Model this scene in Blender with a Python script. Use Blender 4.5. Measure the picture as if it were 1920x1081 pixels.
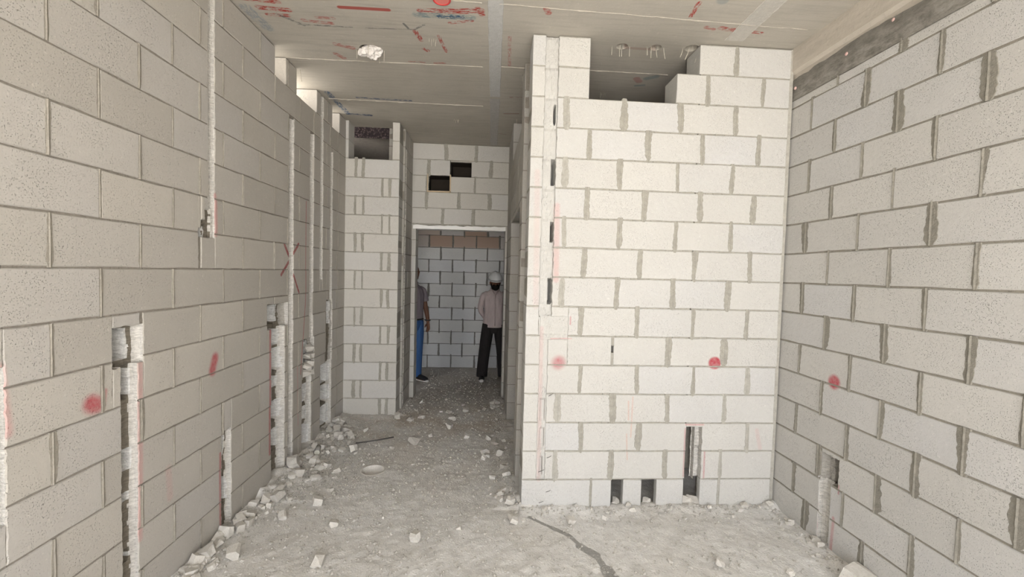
import bpy, bmesh, math, random
import numpy as np
from mathutils import Vector, Matrix, noise

# ------------------------------------------------------------------ clean
for o in list(bpy.data.objects): bpy.data.objects.remove(o)
S = bpy.context.scene
COL = S.collection
R = random.Random(7)
PI = math.pi

# ------------------------------------------------------------------ camera
cam_d = bpy.data.cameras.new('camera'); cam = bpy.data.objects.new('camera', cam_d); COL.objects.link(cam)
yaw, pitch, roll, CH = 0.0638, 0.0387, -0.0257, 1.6271
fw = Vector((math.sin(yaw)*math.cos(pitch), math.cos(yaw)*math.cos(pitch), -math.sin(pitch)))
r0 = Vector((math.cos(yaw), -math.sin(yaw), 0)); u0 = r0.cross(fw)
rr = r0*math.cos(roll) - u0*math.sin(roll); uu = r0*math.sin(roll) + u0*math.cos(roll)
cam.matrix_world = Matrix(((rr.x, uu.x, -fw.x, 0), (rr.y, uu.y, -fw.y, 0), (rr.z, uu.z, -fw.z, CH), (0, 0, 0, 1)))
cam_d.sensor_width = 36; cam_d.lens = 805.04/1920*36; cam_d.clip_start = 0.05
S.camera = cam

# ------------------------------------------------------------------ world, sun, exposure
SKY_STRENGTH = 1.9
SUN_STRENGTH = 7.0
EXPOSURE = 1.86
w = bpy.data.worlds.new('sky'); S.world = w; w.use_nodes = True
bg = w.node_tree.nodes['Background']
bg.inputs[0].default_value = (0.965, 0.970, 1.0, 1); bg.inputs[1].default_value = SKY_STRENGTH
sd = bpy.data.lights.new('sun', 'SUN'); sd.energy = SUN_STRENGTH; sd.angle = math.radians(1.2); sd.color = (1.0, 0.95, 0.88)
sun = bpy.data.objects.new('sun', sd); COL.objects.link(sun)
sun.rotation_euler = Vector((0.12, 0.50, -0.86)).to_track_quat('-Z', 'Y').to_euler(); sun.location = (0, -4, 6)
S.view_settings.view_transform = 'Standard'; S.view_settings.look = 'None'
S.view_settings.exposure = EXPOSURE; S.view_settings.gamma = 1; S.view_settings.use_curve_mapping = False

# ------------------------------------------------------------------ node helpers
class NT:
    def __init__(s, name):
        s.m = bpy.data.materials.new(name); s.m.use_nodes = True
        s.t = s.m.node_tree; s.n = s.t.nodes; s.l = s.t.links
        s.b = s.n['Principled BSDF']; s.b.inputs['Roughness'].default_value = 0.9
        s.b.inputs['Specular IOR Level'].default_value = 0.2
    def new(s, t, **k):
        n = s.n.new(t)
        for a, v in k.items(): setattr(n, a, v)
        return n
    def put(s, sock, v):
        if isinstance(v, bpy.types.NodeSocket): s.l.new(v, sock)
        elif v is not None: sock.default_value = v
    def pos(s): return s.new('ShaderNodeNewGeometry').outputs['Position']
    def rnd(s): return s.new('ShaderNodeObjectInfo').outputs['Random']
    def noise(s, vec, scale, detail=3, rough=0.55):
        n = s.new('ShaderNodeTexNoise'); s.put(n.inputs['Vector'], vec)
        n.inputs['Scale'].default_value = scale; n.inputs['Detail'].default_value = detail; n.inputs['Roughness'].default_value = rough
        return n.outputs[0]
    def vor(s, vec, scale, feature='F1'):
        n = s.new('ShaderNodeTexVoronoi', feature=feature); s.put(n.inputs['Vector'], vec); n.inputs['Scale'].default_value = scale
        return n.outputs['Distance'], n.outputs['Color']
    def map(s, v, a, b, c=0., d=1., smooth=False):
        n = s.new('ShaderNodeMapRange'); n.clamp = True
        if smooth: n.interpolation_type = 'SMOOTHSTEP'
        s.put(n.inputs[0], v)
        for i, x in enumerate((a, b, c, d)): s.put(n.inputs[i+1], x)
        return n.outputs[0]
    def math(s, op, a, b=None):
        n = s.new('ShaderNodeMath', operation=op); s.put(n.inputs[0], a); s.put(n.inputs[1], b); return n.outputs[0]
    def vm(s, op, a, b=None, out=0):
        n = s.new('ShaderNodeVectorMath', operation=op); s.put(n.inputs[0], a)
        if b is not None: s.put(n.inputs[1], b)
        return n.outputs[out]
    def scale(s, v, k):
        n = s.new('ShaderNodeVectorMath', operation='SCALE'); s.put(n.inputs[0], v); s.put(n.inputs['Scale'], k); return n.outputs[0]
    def mix(s, f, a, b, mode='MIX'):
        n = s.new('ShaderNodeMix', data_type='RGBA', blend_type=mode); s.put(n.inputs['Factor'], f)
        for k, v in ((6, a), (7, b)):
            if isinstance(v, tuple) and len(v) == 3: v = v+(1,)
            s.put(n.inputs[k], v)
        return n.outputs[2]
    def bump(s, h, strength=0.5, dist=0.003, normal=None):
        n = s.new('ShaderNodeBump'); n.inputs['Strength'].default_value = strength; n.inputs['Distance'].default_value = dist
        s.put(n.inputs['Height'], h); 
        if normal is not None: s.put(n.inputs['Normal'], normal)
        return n.outputs[0]
    def capsule(s, P, a, b, r, soft=1.0):
        """soft mask of a painted stroke from a to b (2-D points in the surface's own plane)"""
        a = Vector((a[0], a[1], 0)); ba = Vector((b[0], b[1], 0)) - a
        pa = s.vm('SUBTRACT', P, tuple(a))
        if ba.length > 1e-4:
            h = s.vm('DOT_PRODUCT', pa, tuple(ba), out=1)
            h = s.map(h, 0.0, ba.length_squared, 0.0, 1.0)
            n = s.new('ShaderNodeVectorMath', operation='SCALE'); n.inputs[0].default_value = ba; s.put(n.inputs['Scale'], h)
            pa = s.vm('SUBTRACT', pa, n.outputs[0])
        d = s.vm('LENGTH', pa, out=1)
        return s.map(d, r*(1-0.75*soft), r, 1., 0., smooth=True)
    def out(s, col, normal=None, rough=None):
        s.put(s.b.inputs['Base Color'], col if not (isinstance(col, tuple) and len(col) == 3) else col+(1,))
        if normal is not None: s.put(s.b.inputs['Normal'], normal)
        if rough is not None: s.put(s.b.inputs['Roughness'], rough)
        return s.m

def wall_plane(nt, O, ang):
    """coordinates in the wall's own plane: x along the wall, y up"""
    p = nt.pos()
    q = nt.vm('SUBTRACT', p, (O[0], O[1], 0))
    sx = nt.vm('DOT_PRODUCT', q, (math.cos(ang), math.sin(ang), 0), out=1)
    sz = nt.vm('DOT_PRODUCT', q, (0, 0, 1), out=1)
    c = nt.new('ShaderNodeCombineXYZ'); nt.put(c.inputs[0], sx); nt.put(c.inputs[1], sz)
    return p, c.outputs[0]

def block_mat(name, base, O, ang, strokes=(), tone=0.10, pores=0.5, dirty=None):
    nt = NT(name); p, P2 = wall_plane(nt, O, ang)
    rnd = nt.rnd()
    dark = tuple(c*(1-tone) for c in base); cool = (base[0]*.97, base[1]*0.99, base[2]*1.05)
    c = nt.mix(nt.map(rnd, 0, 1), dark, base)
    wn = nt.new('ShaderNodeTexWhiteNoise', noise_dimensions='1D'); nt.put(wn.inputs['W'], rnd)
    c = nt.mix(nt.map(wn.outputs['Value'], .55, 1, 0, .8), c, cool)
    big = nt.noise(p, 2.2, 3)
    c = nt.mix(nt.map(big, .35, .7, 0, .35), c, tuple(x*.86 for x in base))
    mid = nt.noise(p, 38, 4, .7)
    c = nt.mix(nt.map(mid, .3, .75, 0, .30), c, tuple(x*.80 for x in base))
    f = nt.noise(p, 225, 1.5, .55)
    g = nt.noise(p, 75, 2, .5)
    gate = nt.map(nt.noise(p, 7, 3), .35, .6, .15, 1)
    pore = nt.math('MULTIPLY', nt.map(f, .365, .29, 0, 1), gate)
    c = nt.mix(nt.math('MULTIPLY', pore, pores), c, tuple(x*.30 for x in base))
    c = nt.mix(nt.map(g, .66, .74, 0, .5), c, tuple(min(1, x*1.18) for x in base))
    if dirty:
        c = nt.mix(nt.math('MULTIPLY', nt.map(nt.new('ShaderNodeSeparateXYZ') and nt.vm('DOT_PRODUCT', p, (0, 0, 1), out=1), dirty[1], dirty[2]), nt.map(rnd, .2, .5, .2, .8)), c, dirty[0])
    by = {}
    for st in strokes:
        a, b, r, col, k = st[:5]; soft = st[5] if len(st) > 5 else 1.0
        m = nt.math('MULTIPLY', nt.capsule(P2, a, b, r, soft), nt.map(mid, .25, .6, k, k*.65))
        by.setdefault(col, []).append(m)
    for col, ms in by.items():
        m = ms[0]
        for q in ms[1:]: m = nt.math('MAXIMUM', m, q)
        c = nt.mix(m, c, col)
    h = nt.math('SUBTRACT', nt.math('MULTIPLY', mid, .6), nt.math('MULTIPLY', pore, .9))
    n = nt.bump(h, .9, .004)
    return nt.out(c, n, .95)

def mortar_mat(name, col, k=.25):
    nt = NT(name); p = nt.pos()
    a = nt.noise(p, 30, 4, .7); b = nt.noise(p, 140, 2)
    c = nt.mix(nt.map(a, .3, .7), tuple(x*(1-k) for x in col), col)
    c = nt.mix(nt.map(b, .6, .72, 0, .4), c, tuple(min(1, x*1.4) for x in col))
    return nt.out(c, nt.bump(nt.math('ADD', a, b), .6, .004), .95)

def plain(name, col, rough=.6, spec=.3, bump=None, metallic=0):
    nt = NT(name); nt.b.inputs['Specular IOR Level'].default_value = spec; nt.b.inputs['Metallic'].default_value = metallic
    p = nt.new('ShaderNodeTexCoord').outputs['Object']
    a = nt.noise(p, 14, 4)
    c = nt.mix(nt.map(a, .3, .7), tuple(x*.85 for x in col), col)
    n = nt.bump(nt.noise(p, bump[0], 4), bump[1], .004) if bump else None
    return nt.out(c, n, rough)

RED = (.42, .05, .07); PINK = (.62, .25, .25); DRED = (.28, .02, .03); ORG = (.60, .28, .20)

# ------------------------------------------------------------------ object helpers
def tag(o, label=None, cat=None, group=None, kind=None):
    if label: o['label'] = label
    if cat: o['category'] = cat
    if group: o['group'] = group
    if kind: o['kind'] = kind
    return o
def link(name, me, parent=None, loc=None, mat=None):
    o = bpy.data.objects.new(name, me); COL.objects.link(o)
    if parent is not None: o.parent = parent
    if loc is not None: o.location = loc
    if mat is not None and me is not None and not me.materials: me.materials.append(mat)
    return o
def mesh(name, v, f, smooth=False):
    me = bpy.data.meshes.new(name); me.from_pydata([tuple(x) for x in v], [], f); me.update()
    if smooth: me.polygons.foreach_set('use_smooth', [True]*len(me.polygons))
    return me
def box_vf(x0, x1, y0, y1, z0, z1, off=0):
    v = [(x0,y0,z0),(x1,y0,z0),(x1,y1,z0),(x0,y1,z0),(x0,y0,z1),(x1,y0,z1),(x1,y1,z1),(x0,y1,z1)]
    f = [(0,3,2,1),(4,5,6,7),(0,1,5,4),(1,2,6,5),(2,3,7,6),(3,0,4,7)]
    return v, [tuple(i+off for i in q) for q in f]
def boxes(name, bl):
    V, F = [], []
    for b in bl:
        v, f = box_vf(*b, off=len(V)); V += v; F += f
    return mesh(name, V, F)
def bev_box(name, dx, dy, dz, b=.003, jit=0, rng=R):
    bm = bmesh.new(); bmesh.ops.create_cube(bm, size=1)
    for v in bm.verts:
        v.co = Vector((v.co.x*dx, v.co.y*dy, v.co.z*dz)) + Vector([rng.uniform(-jit, jit) for _ in range(3)])
    bmesh.ops.bevel(bm, geom=bm.edges[:], offset=b, segments=1, affect='EDGES')
    me = bpy.data.meshes.new(name); bm.to_mesh(me); bm.free(); return me
def tube(name, pts, r, n=6, smooth=True):
    pts = [Vector(p) for p in pts]; V, F = [], []
    rs = r if isinstance(r, (list, tuple)) else [r]*len(pts)
    for i, p in enumerate(pts):
        t = (pts[min(i+1, len(pts)-1)] - pts[max(i-1, 0)]).normalized()
        a = t.orthogonal().normalized() if abs(t.z) > .99 else t.cross(Vector((0, 0, 1))).normalized()
        b = t.cross(a)
        for k in range(n):
            q = 2*PI*k/n; V.append(p + (a*math.cos(q) + b*math.sin(q))*rs[i])
    for i in range(len(pts)-1):
        for k in range(n):
            F.append((i*n+k, i*n+(k+1) % n, (i+1)*n+(k+1) % n, (i+1)*n+k))
    F.append(tuple(range(n))[::-1]); F.append(tuple((len(pts)-1)*n+k for k in range(n)))
    return mesh(name, V, F, smooth)

def rect_sub(rects, h, c_=1):
    out = []
    for (a, b, c, d, fl) in rects:      # s0,s1,z0,z1,(L,R,B,T cut flags)
        x0, x1, y0, y1 = max(a, h[0]), min(b, h[1]), max(c, h[2]), min(d, h[3])
        if x0 >= x1-1e-5 or y0 >= y1-1e-5: out.append((a, b, c, d, fl)); continue
        L, Rr, B, T = fl
        if x0-a > .008: out.append((a, x0, c, d, (L, c_, B, T)))
        if b-x1 > .008: out.append((x1, b, c, d, (c_, Rr, B, T)))
        if y0-c > .008: out.append((x0, x1, c, y0, (2 if x0 > a else L, 2 if x1 < b else Rr, B, c_)))
        if d-y1 > .008: out.append((x0, x1, y1, d, (2 if x0 > a else L, 2 if x1 < b else Rr, c_, T)))
    return out

def outline(w, h, fl, rng):
    """counter-clockwise outline of a block face, edges slightly uneven, broken edges rougher"""
    pts = []; fls = []
    cs = [(-w/2, -h/2), (w/2, -h/2), (w/2, h/2), (-w/2, h/2)]
    order = [(0, 1, fl[2]), (1, 2, fl[1]), (2, 3, fl[3]), (3, 0, fl[0])]
    for i, j, c in order:
        a = Vector(cs[i]); b = Vector(cs[j]); L = (b-a).length
        n = max(2, min(16, int(L/.018))) if c == 1 else (4 if L > .25 else 2)
        nn = Vector(((b-a).y, -(b-a).x)).normalized()
        amp = .0040 if c == 1 else .0024
        for k in range(n):
            t = k/n; q = a.lerp(b, t)
            q = q + nn*rng.uniform(-amp, amp*.6) if k else q + Vector((rng.uniform(-.0012, .0012), rng.uniform(-.0012, .0012)))
            pts.append(q); fls.append(c == 1)
    return pts, fls
def block_mesh(w, h, T, fl, rng, mb):
    pts, fls = outline(w, h, fl, rng); n = len(pts); e = min(.0035, w*.2)
    V = []
    for q in pts:
        V.append((q.x - math.copysign(min(e, abs(q.x)), q.x)*(1 if abs(abs(q.x)-w/2) < .006 else 0), 0, q.y - math.copysign(e, q.y)*(1 if abs(abs(q.y)-h/2) < .006 else 0)))
    for q in pts: V.append((q.x, .0035, q.y))
    for q in pts: V.append((q.x, T, q.y))
    F = [tuple(range(n)), tuple(2*n+i for i in range(n))[::-1]]; MI = [0, 0]
    for i in range(n):
        j = (i+1) % n
        F.append((i, i+n, j+n, j)); F.append((i+n, i+2*n, j+2*n, j+n)); MI += [0, 1 if fls[i] else 0]
    me = mesh('block', V, F); me.materials.append(mb)
    if any(fls): me.materials.append(M_CUT); me.polygons.foreach_set('material_index', MI)
    return me

CACHE = {}
JT = 0.010
class Wall: pass
def wall(name, O, ang, s0, s1, rows, joints, mblock, mcore, T=.2, holes=(), chases=(), recess=.0045, jb=.008, rng=None, label=None, offs=.0018, core_extra=(), core_holes=(), thin={}):
    """a masonry wall; local x along the wall, local y into the wall, z up. The object itself is the mortar core."""
    rng = rng or random.Random(hash(name) % 1000 if False else sum(map(ord, name)))
    W = Wall(); W.T = T
    zt = rows[-1][1]; zb = rows[0][0]
    full = [(s0, s1, zb, zt, (0, 0, 0, 0))]
    for h in list(holes)+list(chases): full = rect_sub(full, (h[0]-.002, h[1]+.002, h[2]-.002, h[3]+.002))
    for h in core_holes: full = rect_sub(full, h)
    back = [(s0, s1, zb, zt, (0, 0, 0, 0))]
    for h in core_holes: back = rect_sub(back, h)
    for h in holes: back = rect_sub(back, (h[0]-.004, h[1]+.004, h[2]-.004, h[3]+.004))
    bl = [(a+.001, b-.001, recess, T*.82, c, d) for a, b, c, d, _ in full] + [(a+.001, b-.001, T*.82, T-recess, c, d) for a, b, c, d, _ in back] + list(core_extra)
    W.o = link(name, boxes(name, bl), None, (O[0], O[1], 0), mcore); W.o.rotation_euler = (0, 0, ang)
    tag(W.o, label, None, None, 'structure')
    W.joints = []
    for k, (z0, z1) in enumerate(rows):
        js = sorted(j for j in joints(k) if s0+.02 < j < s1-.02)
        ed = [s0-JT/2] + js + [s1+JT/2]
        for j in js: W.joints.append((j, z0, z1))
        for a, b in zip(ed[:-1], ed[1:]):
            rects = [(a+JT/2, b-JT/2, z0+jb/2 if k else z0, z1-jb/2, (0, 0, 0, 0))]
            for h in holes: rects = rect_sub(rects, h, 3)
            for h in chases: rects = rect_sub(rects, h)
            for (x0, x1, y0, y1, fl) in rects:
                w_, h_ = x1-x0, y1-y0
                if w_ < .012 or h_ < .012: continue
                if any(fl) or w_ < .36: me = block_mesh(w_, h_, thin.get(k, T), fl, rng, mblock)
                else:
                    key = (round(w_, 2), round(h_, 3), T, fl, rng.randrange(5), mblock.name)
                    if key not in CACHE: CACHE[key] = block_mesh(w_, h_, T, fl, rng, mblock)
                    me = CACHE[key]
                o = link('block', me, W.o, ((x0+x1)/2, rng.uniform(-offs, offs), (y0+y1)/2), mblock)
                o.rotation_euler = (rng.uniform(-.004, .004)*offs/.0018, 0, rng.uniform(-.003, .003)*offs/.0018)
    return W
def covered(W_holes, j, z0, z1):
    return any(h[0]-.01 < j < h[1]+.01 and z0 < h[3]-.02 and z1 > h[2]+.02 for h in W_holes)

def smear(W, j, z0, z1, wl, wr, mat, rng, t=.003, ridge=.004, over=.01, n=11):
    """trowelled mortar smeared over one vertical joint"""
    V, F = [], []
    za, zb = z0 - rng.uniform(0, over), z1 + rng.uniform(0, over)
    ph1, ph2 = rng.uniform(0, 9), rng.uniform(0, 9)
    rw = .0045
    for i in range(n):
        u = i/(n-1); z = za + (zb-za)*u
        e = min(1, .62 + 5*u, .40 + 4*(1-u)) if False else min(1, .45 + 4.5*u, .72 + 4.5*(1-u))
        a = wl*e*(.88+.16*math.sin(ph1+u*4)+rng.uniform(-.13, .13)); b = wr*e*(.88+.16*math.sin(ph2+u*4.5)+rng.uniform(-.13, .13))
        a = max(a, .006); b = max(b, .006)
        tt = t*(.5+.5*e)
        xs = [(-a-.002, .006), (-a*.92, -tt*.55), (-rw, -tt), (-rw*.3, -tt-ridge*rng.uniform(.6, 1.1)), (rw, -tt), (b*.92, -tt*.55), (b+.002, .006)]
        for x, y in xs: V.append((x, y, z-(z0+z1)/2))
    m = 7
    for i in range(n-1):
        for k in range(m-1): F.append((i*m+k, i*m+k+1, (i+1)*m+k+1, (i+1)*m+k))
    o = link('mortar_smear', mesh('mortar_smear', V, F), W.o, (j, 0, (z0+z1)/2), mat)
    return o

def lining(W, s0, s1, z0, z1, depth, mat, name='chase', ds=.006, dz=.02, cap=True, brown=False):
    """rough inner surface of a groove cut into the wall; depth(u, z) in metres, u = 0..1 across"""
    ns = max(6, int((s1-s0)/ds)); nz = max(3, int((z1-z0)/dz)); V, F = [], []
    for i in range(nz+1):
        z = z0 + (z1-z0)*i/nz
        for k in range(ns+1):
            u = k/ns; d = depth(u, z)
            V.append((s0 + (s1-s0)*u + (-.005 if k == 0 else .005 if k == ns else 0), d, z + (0 if not cap else -.005 if i == 0 else .005 if i == nz else 0)))
    m = ns+1
    for i in range(nz):
        for k in range(ns): F.append((i*m+k, i*m+k+1, (i+1)*m+k+1, (i+1)*m+k))
    MI = [0]*len(F)
    if brown:  # shade on the groove back painted brown, lit pocket faces painted white
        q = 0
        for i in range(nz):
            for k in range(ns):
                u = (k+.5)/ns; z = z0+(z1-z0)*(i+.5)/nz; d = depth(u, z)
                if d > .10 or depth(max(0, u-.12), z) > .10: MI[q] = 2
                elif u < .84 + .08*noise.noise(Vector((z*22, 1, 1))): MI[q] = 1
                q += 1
    for sx, dd in ((s0-.0018, .012), (s1+.0018, .012)):        # cut ends of the bed joints
        n0 = len(V); V += [(sx, .004, z0), (sx, dd+.03, z0), (sx, dd+.03, z1), (sx, .004, z1)]; F.append((n0, n0+1, n0+2, n0+3)); MI.append(0)
    me = mesh(name, V, F, False); me.materials.append(mat); me.materials.append(M_CUT_SHADE); me.materials.append(M_CUT_LIT); me.polygons.foreach_set('material_index', MI)
    o = link(name, me, W.o, (0, 0, 0)); return o

# ------------------------------------------------------------------ materials
A_L = PI/2 - 0.0165; O_L = (-1.5669, 1.6545)
A_R = -PI/2 - 0.0068*1; O_R = (2.0953, 2.7062)
FY = 2.889
L_STR = [((.150, 1.055), (.172, 1.045), .055, RED, 1.0), ((.205, 1.02), (.215, 1.09), .016, RED, .6), ((.900, 1.015), (.925, 1.085), .045, RED, 1.0),
         ((1.747, 1.79), (1.86, 1.66), .016, DRED, .95, .5), ((1.87, 1.60), (2.00, 1.41), .012, DRED, .95, .5), ((1.99, 1.81), (1.70, 1.56), .015, DRED, .95, .5),
         ((2.128, 2.18), (2.131, 1.34), .007, RED, .85, .6), ((2.131, 1.34), (2.04, .72), .009, RED, .7, .6),
         ((1.545, 1.16), (1.545, .25), .016, RED, .75, .7), ((.392, 1.25), (.388, .35), .022, PINK, .5), ((.925, 2.02), (.93, 1.80), .025, PINK, .6),
         ((.968, .50), (.972, .03), .014, RED, .7), ((2.482, .62), (2.482, .08), .011, RED, .7), ((-.17, 1.27), (-.15, 1.05), .03, PINK, .5), ((1.98, .8), (2.0, .3), .012, PINK, .5), ((.56, .6), (.57, .45), .03, PINK, .25)]
F_STR = [((.512, 1.013), (.52, 1.018), .064, RED, .8), ((1.618, 1.026), (1.622, 1.026), .052, RED, 1.1, .45), ((.475, 2.08), (.482, 1.58), .030, PINK, .40),
         ((.395, 1.25), (.402, .2), .022, PINK, .25), ((.335, 2.3), (.35, 1.4), .030, PINK, .18), ((1.428, .56), (1.428, .22), .010, RED, .45), ((1.575, .40), (1.575, .20), .010, RED, .5),
         ((1.43, .588), (1.56, .588), .009, PINK, .6), ((1.015, .75), (1.02, .62), .008, ORG, .45), ((1.045, .78), (1.04, .50), .008, ORG, .4), ((1.01, .52), (1.02, .34), .007, ORG, .45),
         ((1.95, .55), (1.98, .42), .022, PINK, .25), ((.59, 1.33), (.59, 1.28), .008, RED, .6), ((.46, 1.178), (.60, 1.182), .006, PINK, .5)]
R_STR = [((.292, 1.018), (.296, 1.022), .054, RED, 1.1, .7), ((.238, .30), (.235, -.02), .014, RED, .55), ((.345, .22), (.335, .0), .016, RED, .5), ((.372, .43), (.37, .38), .008, RED, .6)]
M_BL = block_mat('block_left', (.535, .508, .462), O_L, A_L, L_STR, tone=.17)
M_BF = block_mat('block_front', (.600, .593, .566), (0, FY), 0, F_STR, tone=.05, pores=.45)
M_BR = block_mat('block_right', (.575, .565, .54), O_R, A_R, R_STR, tone=.12, pores=.5)
M_BP = block_mat('block_pier', (.62, .605, .565), (0, 4.75), 0, (), tone=.10, pores=.5)
M_BB = block_mat('block_far', (.60, .61, .61), (0, 7.2), 0, (), tone=.16, pores=.3, dirty=((.36, .235, .165), 1.99, 2.02))
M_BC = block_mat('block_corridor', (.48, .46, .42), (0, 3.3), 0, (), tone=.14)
M_ML = mortar_mat('mortar_left', (.30, .275, .24)); M_MF = mortar_mat('mortar_front', (.40, .385, .34)); M_MR = mortar_mat('mortar_right', (.30, .28, .24))
M_SL = mortar_mat('smear_left', (.36, .335, .29)); M_SF = mortar_mat('smear_front', (.46, .445, .40)); M_SR = mortar_mat('smear_right', (.28, .265, .23))
M_SB = mortar_mat('smear_far', (.20, .195, .185))

def cut_mat(name, col):
    nt = NT(name); p = nt.pos()
    sc = nt.vm('MULTIPLY', p, (1, 1, 4.0))
    a = nt.noise(sc, 28, 4, .7); b = nt.noise(p, 130, 2)
    c = nt.mix(nt.map(a, .35, .68), tuple(x*.62 for x in col), col)
    c = nt.mix(nt.map(b, .42, .30, 0, .5), c, tuple(x*.45 for x in col))
    return nt.out(c, nt.bump(nt.math('ADD', a, b), .7, .005), .95)
M_CUT = cut_mat('fresh_cut_block', (.74, .72, .68))
M_CUTD = cut_mat('cut_block_grey', (.50, .48, .44)); M_CUT_SHADE = cut_mat('cut_shade_brown', (.24, .215, .175)); M_CUT_LIT = cut_mat('cut_lit_white', (.88, .88, .87))  # brown copy paints the groove's shade, white copy its lit pocket faces

# ------------------------------------------------------------------ WALL LEFT
rows16 = [(k*.2, k*.2+.2) for k in range(16)]
def lj(k):
    base = 0.0 if k % 2 == 0 else .2
    js = [base + .4*i for i in range(-4, 9)]
    if k % 2 == 0: js = [j for j in js if j < 2.3] + [2.28, 2.66, 2.86]
    else: js = [j for j in js if j < 2.1] + [2.58, 2.90]
    return js
L_chase = [(-.235, -.155, .74, 1.27), (.868, .922, 1.93, 3.21), (.785, .922, 1.775, 1.82), (.808, .922, 1.82, 1.87), (.838, .922, 1.87, 1.93),                    # upper left conduit chase
           (.293, .377, -.01, 1.17), (.252, .412, 1.17, 1.345),                    # tall chase by the camera
           (.985, 1.078, .02, .62),                                                # short broken chase
           (1.50, 1.822, 1.165, 1.345), (1.565, 1.765, .02, 1.165),                # wide chase
           (1.822, 1.900, .0, 2.785),                                              # conduit chase beside it
           (2.205, 2.285, 1.0, 2.79), (2.09, 2.32, .66, 1.0), (2.07, 2.26, .0, .66),
           (2.43, 2.49, 1.505, 3.21), (2.675, 2.735, 1.31, 2.76), (2.595, 2.755, .70, 1.31), (2.46, 2.74, .06, .70)]
L_hole = [(1.60, 1.762, 3.0, 3.21), (1.945, 2.335, 3.0, 3.21), (2.705, 2.905, 3.0, 3.21)]
WL = wall('wall_left', O_L, A_L, -1.35, 3.105, rows16, lj, M_BL, M_ML, jb=.0065, holes=L_hole, chases=L_chase,
          label='long left wall of grey concrete blocks with chases cut in it')
rl = random.Random(3)
for j, z0, z1 in WL.joints:
    if j < -.6 or covered(L_chase+L_hole, j, z0, z1): continue
    near = j < .5
    smear(WL, j, z0+.004, z1-.004, rl.uniform(.007, .022 if near else .010), rl.uniform(.007, .020 if near else .010), M_SL, rl, t=.0012, ridge=.003, over=.004, n=8)

def groove(d, near_pockets=(), rough=.004, seed=0, pd=.12):
    def f(u, z):
        q = 1.0 if u < .70 else .35 + .65*math.sqrt(max(0, 1-((u-.70)/.30)**2))
        if u < .12: q *= .6 + .4*u/.12
        r = noise.noise(Vector((u*3+seed, z*11, 1.3)))*rough + noise.noise(Vector((u*7+seed, z*45, 5)))*rough*.45
        base = max(.005, d*q + r)
        for (a, b, frac) in near_pockets:
            w_ = .008*noise.noise(Vector((seed, z*30, 2)))
            if a + w_ < z < b + w_ and u < frac + w_*5: base = pd
        return base
    return f
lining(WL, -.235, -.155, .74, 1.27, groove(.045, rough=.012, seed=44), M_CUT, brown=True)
lining(WL, .868, .922, 1.93, 3.20, groove(.021, seed=1), M_CUT, cap=False)
def flare(u, z): return .024 + .014*(1.93-z)/.16*(1-u) + .004*noise.noise(Vector((u*9, z*40, 0))) + (.07 if (z < 1.835 and u < .45) else 0) - (.012 if u > .85 else 0)
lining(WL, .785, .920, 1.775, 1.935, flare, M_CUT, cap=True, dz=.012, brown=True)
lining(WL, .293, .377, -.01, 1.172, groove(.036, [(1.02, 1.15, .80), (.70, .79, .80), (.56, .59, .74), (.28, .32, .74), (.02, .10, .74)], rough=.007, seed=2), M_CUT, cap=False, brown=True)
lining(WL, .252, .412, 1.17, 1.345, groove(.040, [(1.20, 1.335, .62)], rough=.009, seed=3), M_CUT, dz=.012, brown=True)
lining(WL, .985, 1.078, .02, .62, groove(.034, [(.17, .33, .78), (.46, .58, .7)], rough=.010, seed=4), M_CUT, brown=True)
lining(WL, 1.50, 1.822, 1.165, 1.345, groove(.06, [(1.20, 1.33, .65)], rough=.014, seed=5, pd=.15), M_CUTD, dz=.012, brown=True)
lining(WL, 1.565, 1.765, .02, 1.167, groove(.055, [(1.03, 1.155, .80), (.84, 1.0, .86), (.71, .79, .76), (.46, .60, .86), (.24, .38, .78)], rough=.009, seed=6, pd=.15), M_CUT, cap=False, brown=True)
lining(WL, 1.822, 1.900, .0, 2.785, groove(.028, [(.0, .24, .9)], seed=7), M_CUT)
lining(WL, 2.205, 2.285, 1.0, 2.79, groove(.028, seed=8), M_CUT)
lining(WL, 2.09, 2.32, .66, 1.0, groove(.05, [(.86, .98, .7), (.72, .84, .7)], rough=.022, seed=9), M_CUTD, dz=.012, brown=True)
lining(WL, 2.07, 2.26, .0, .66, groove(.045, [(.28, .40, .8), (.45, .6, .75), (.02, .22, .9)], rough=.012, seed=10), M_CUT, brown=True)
lining(WL, 2.43, 2.49, 1.505, 3.20, groove(.022, seed=11), M_CUT, cap=False)
lining(WL, 2.675, 2.735, 1.31, 2.76, groove(.022, seed=12), M_CUT)
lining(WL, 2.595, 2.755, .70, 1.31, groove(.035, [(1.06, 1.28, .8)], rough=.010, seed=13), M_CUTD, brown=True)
lining(WL, 2.46, 2.74, .06, .70, groove(.045, [(.50, .67, .86), (.30, .46, .9), (.08, .26, .85)], rough=.014, seed=14), M_CUT, brown=True)

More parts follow.
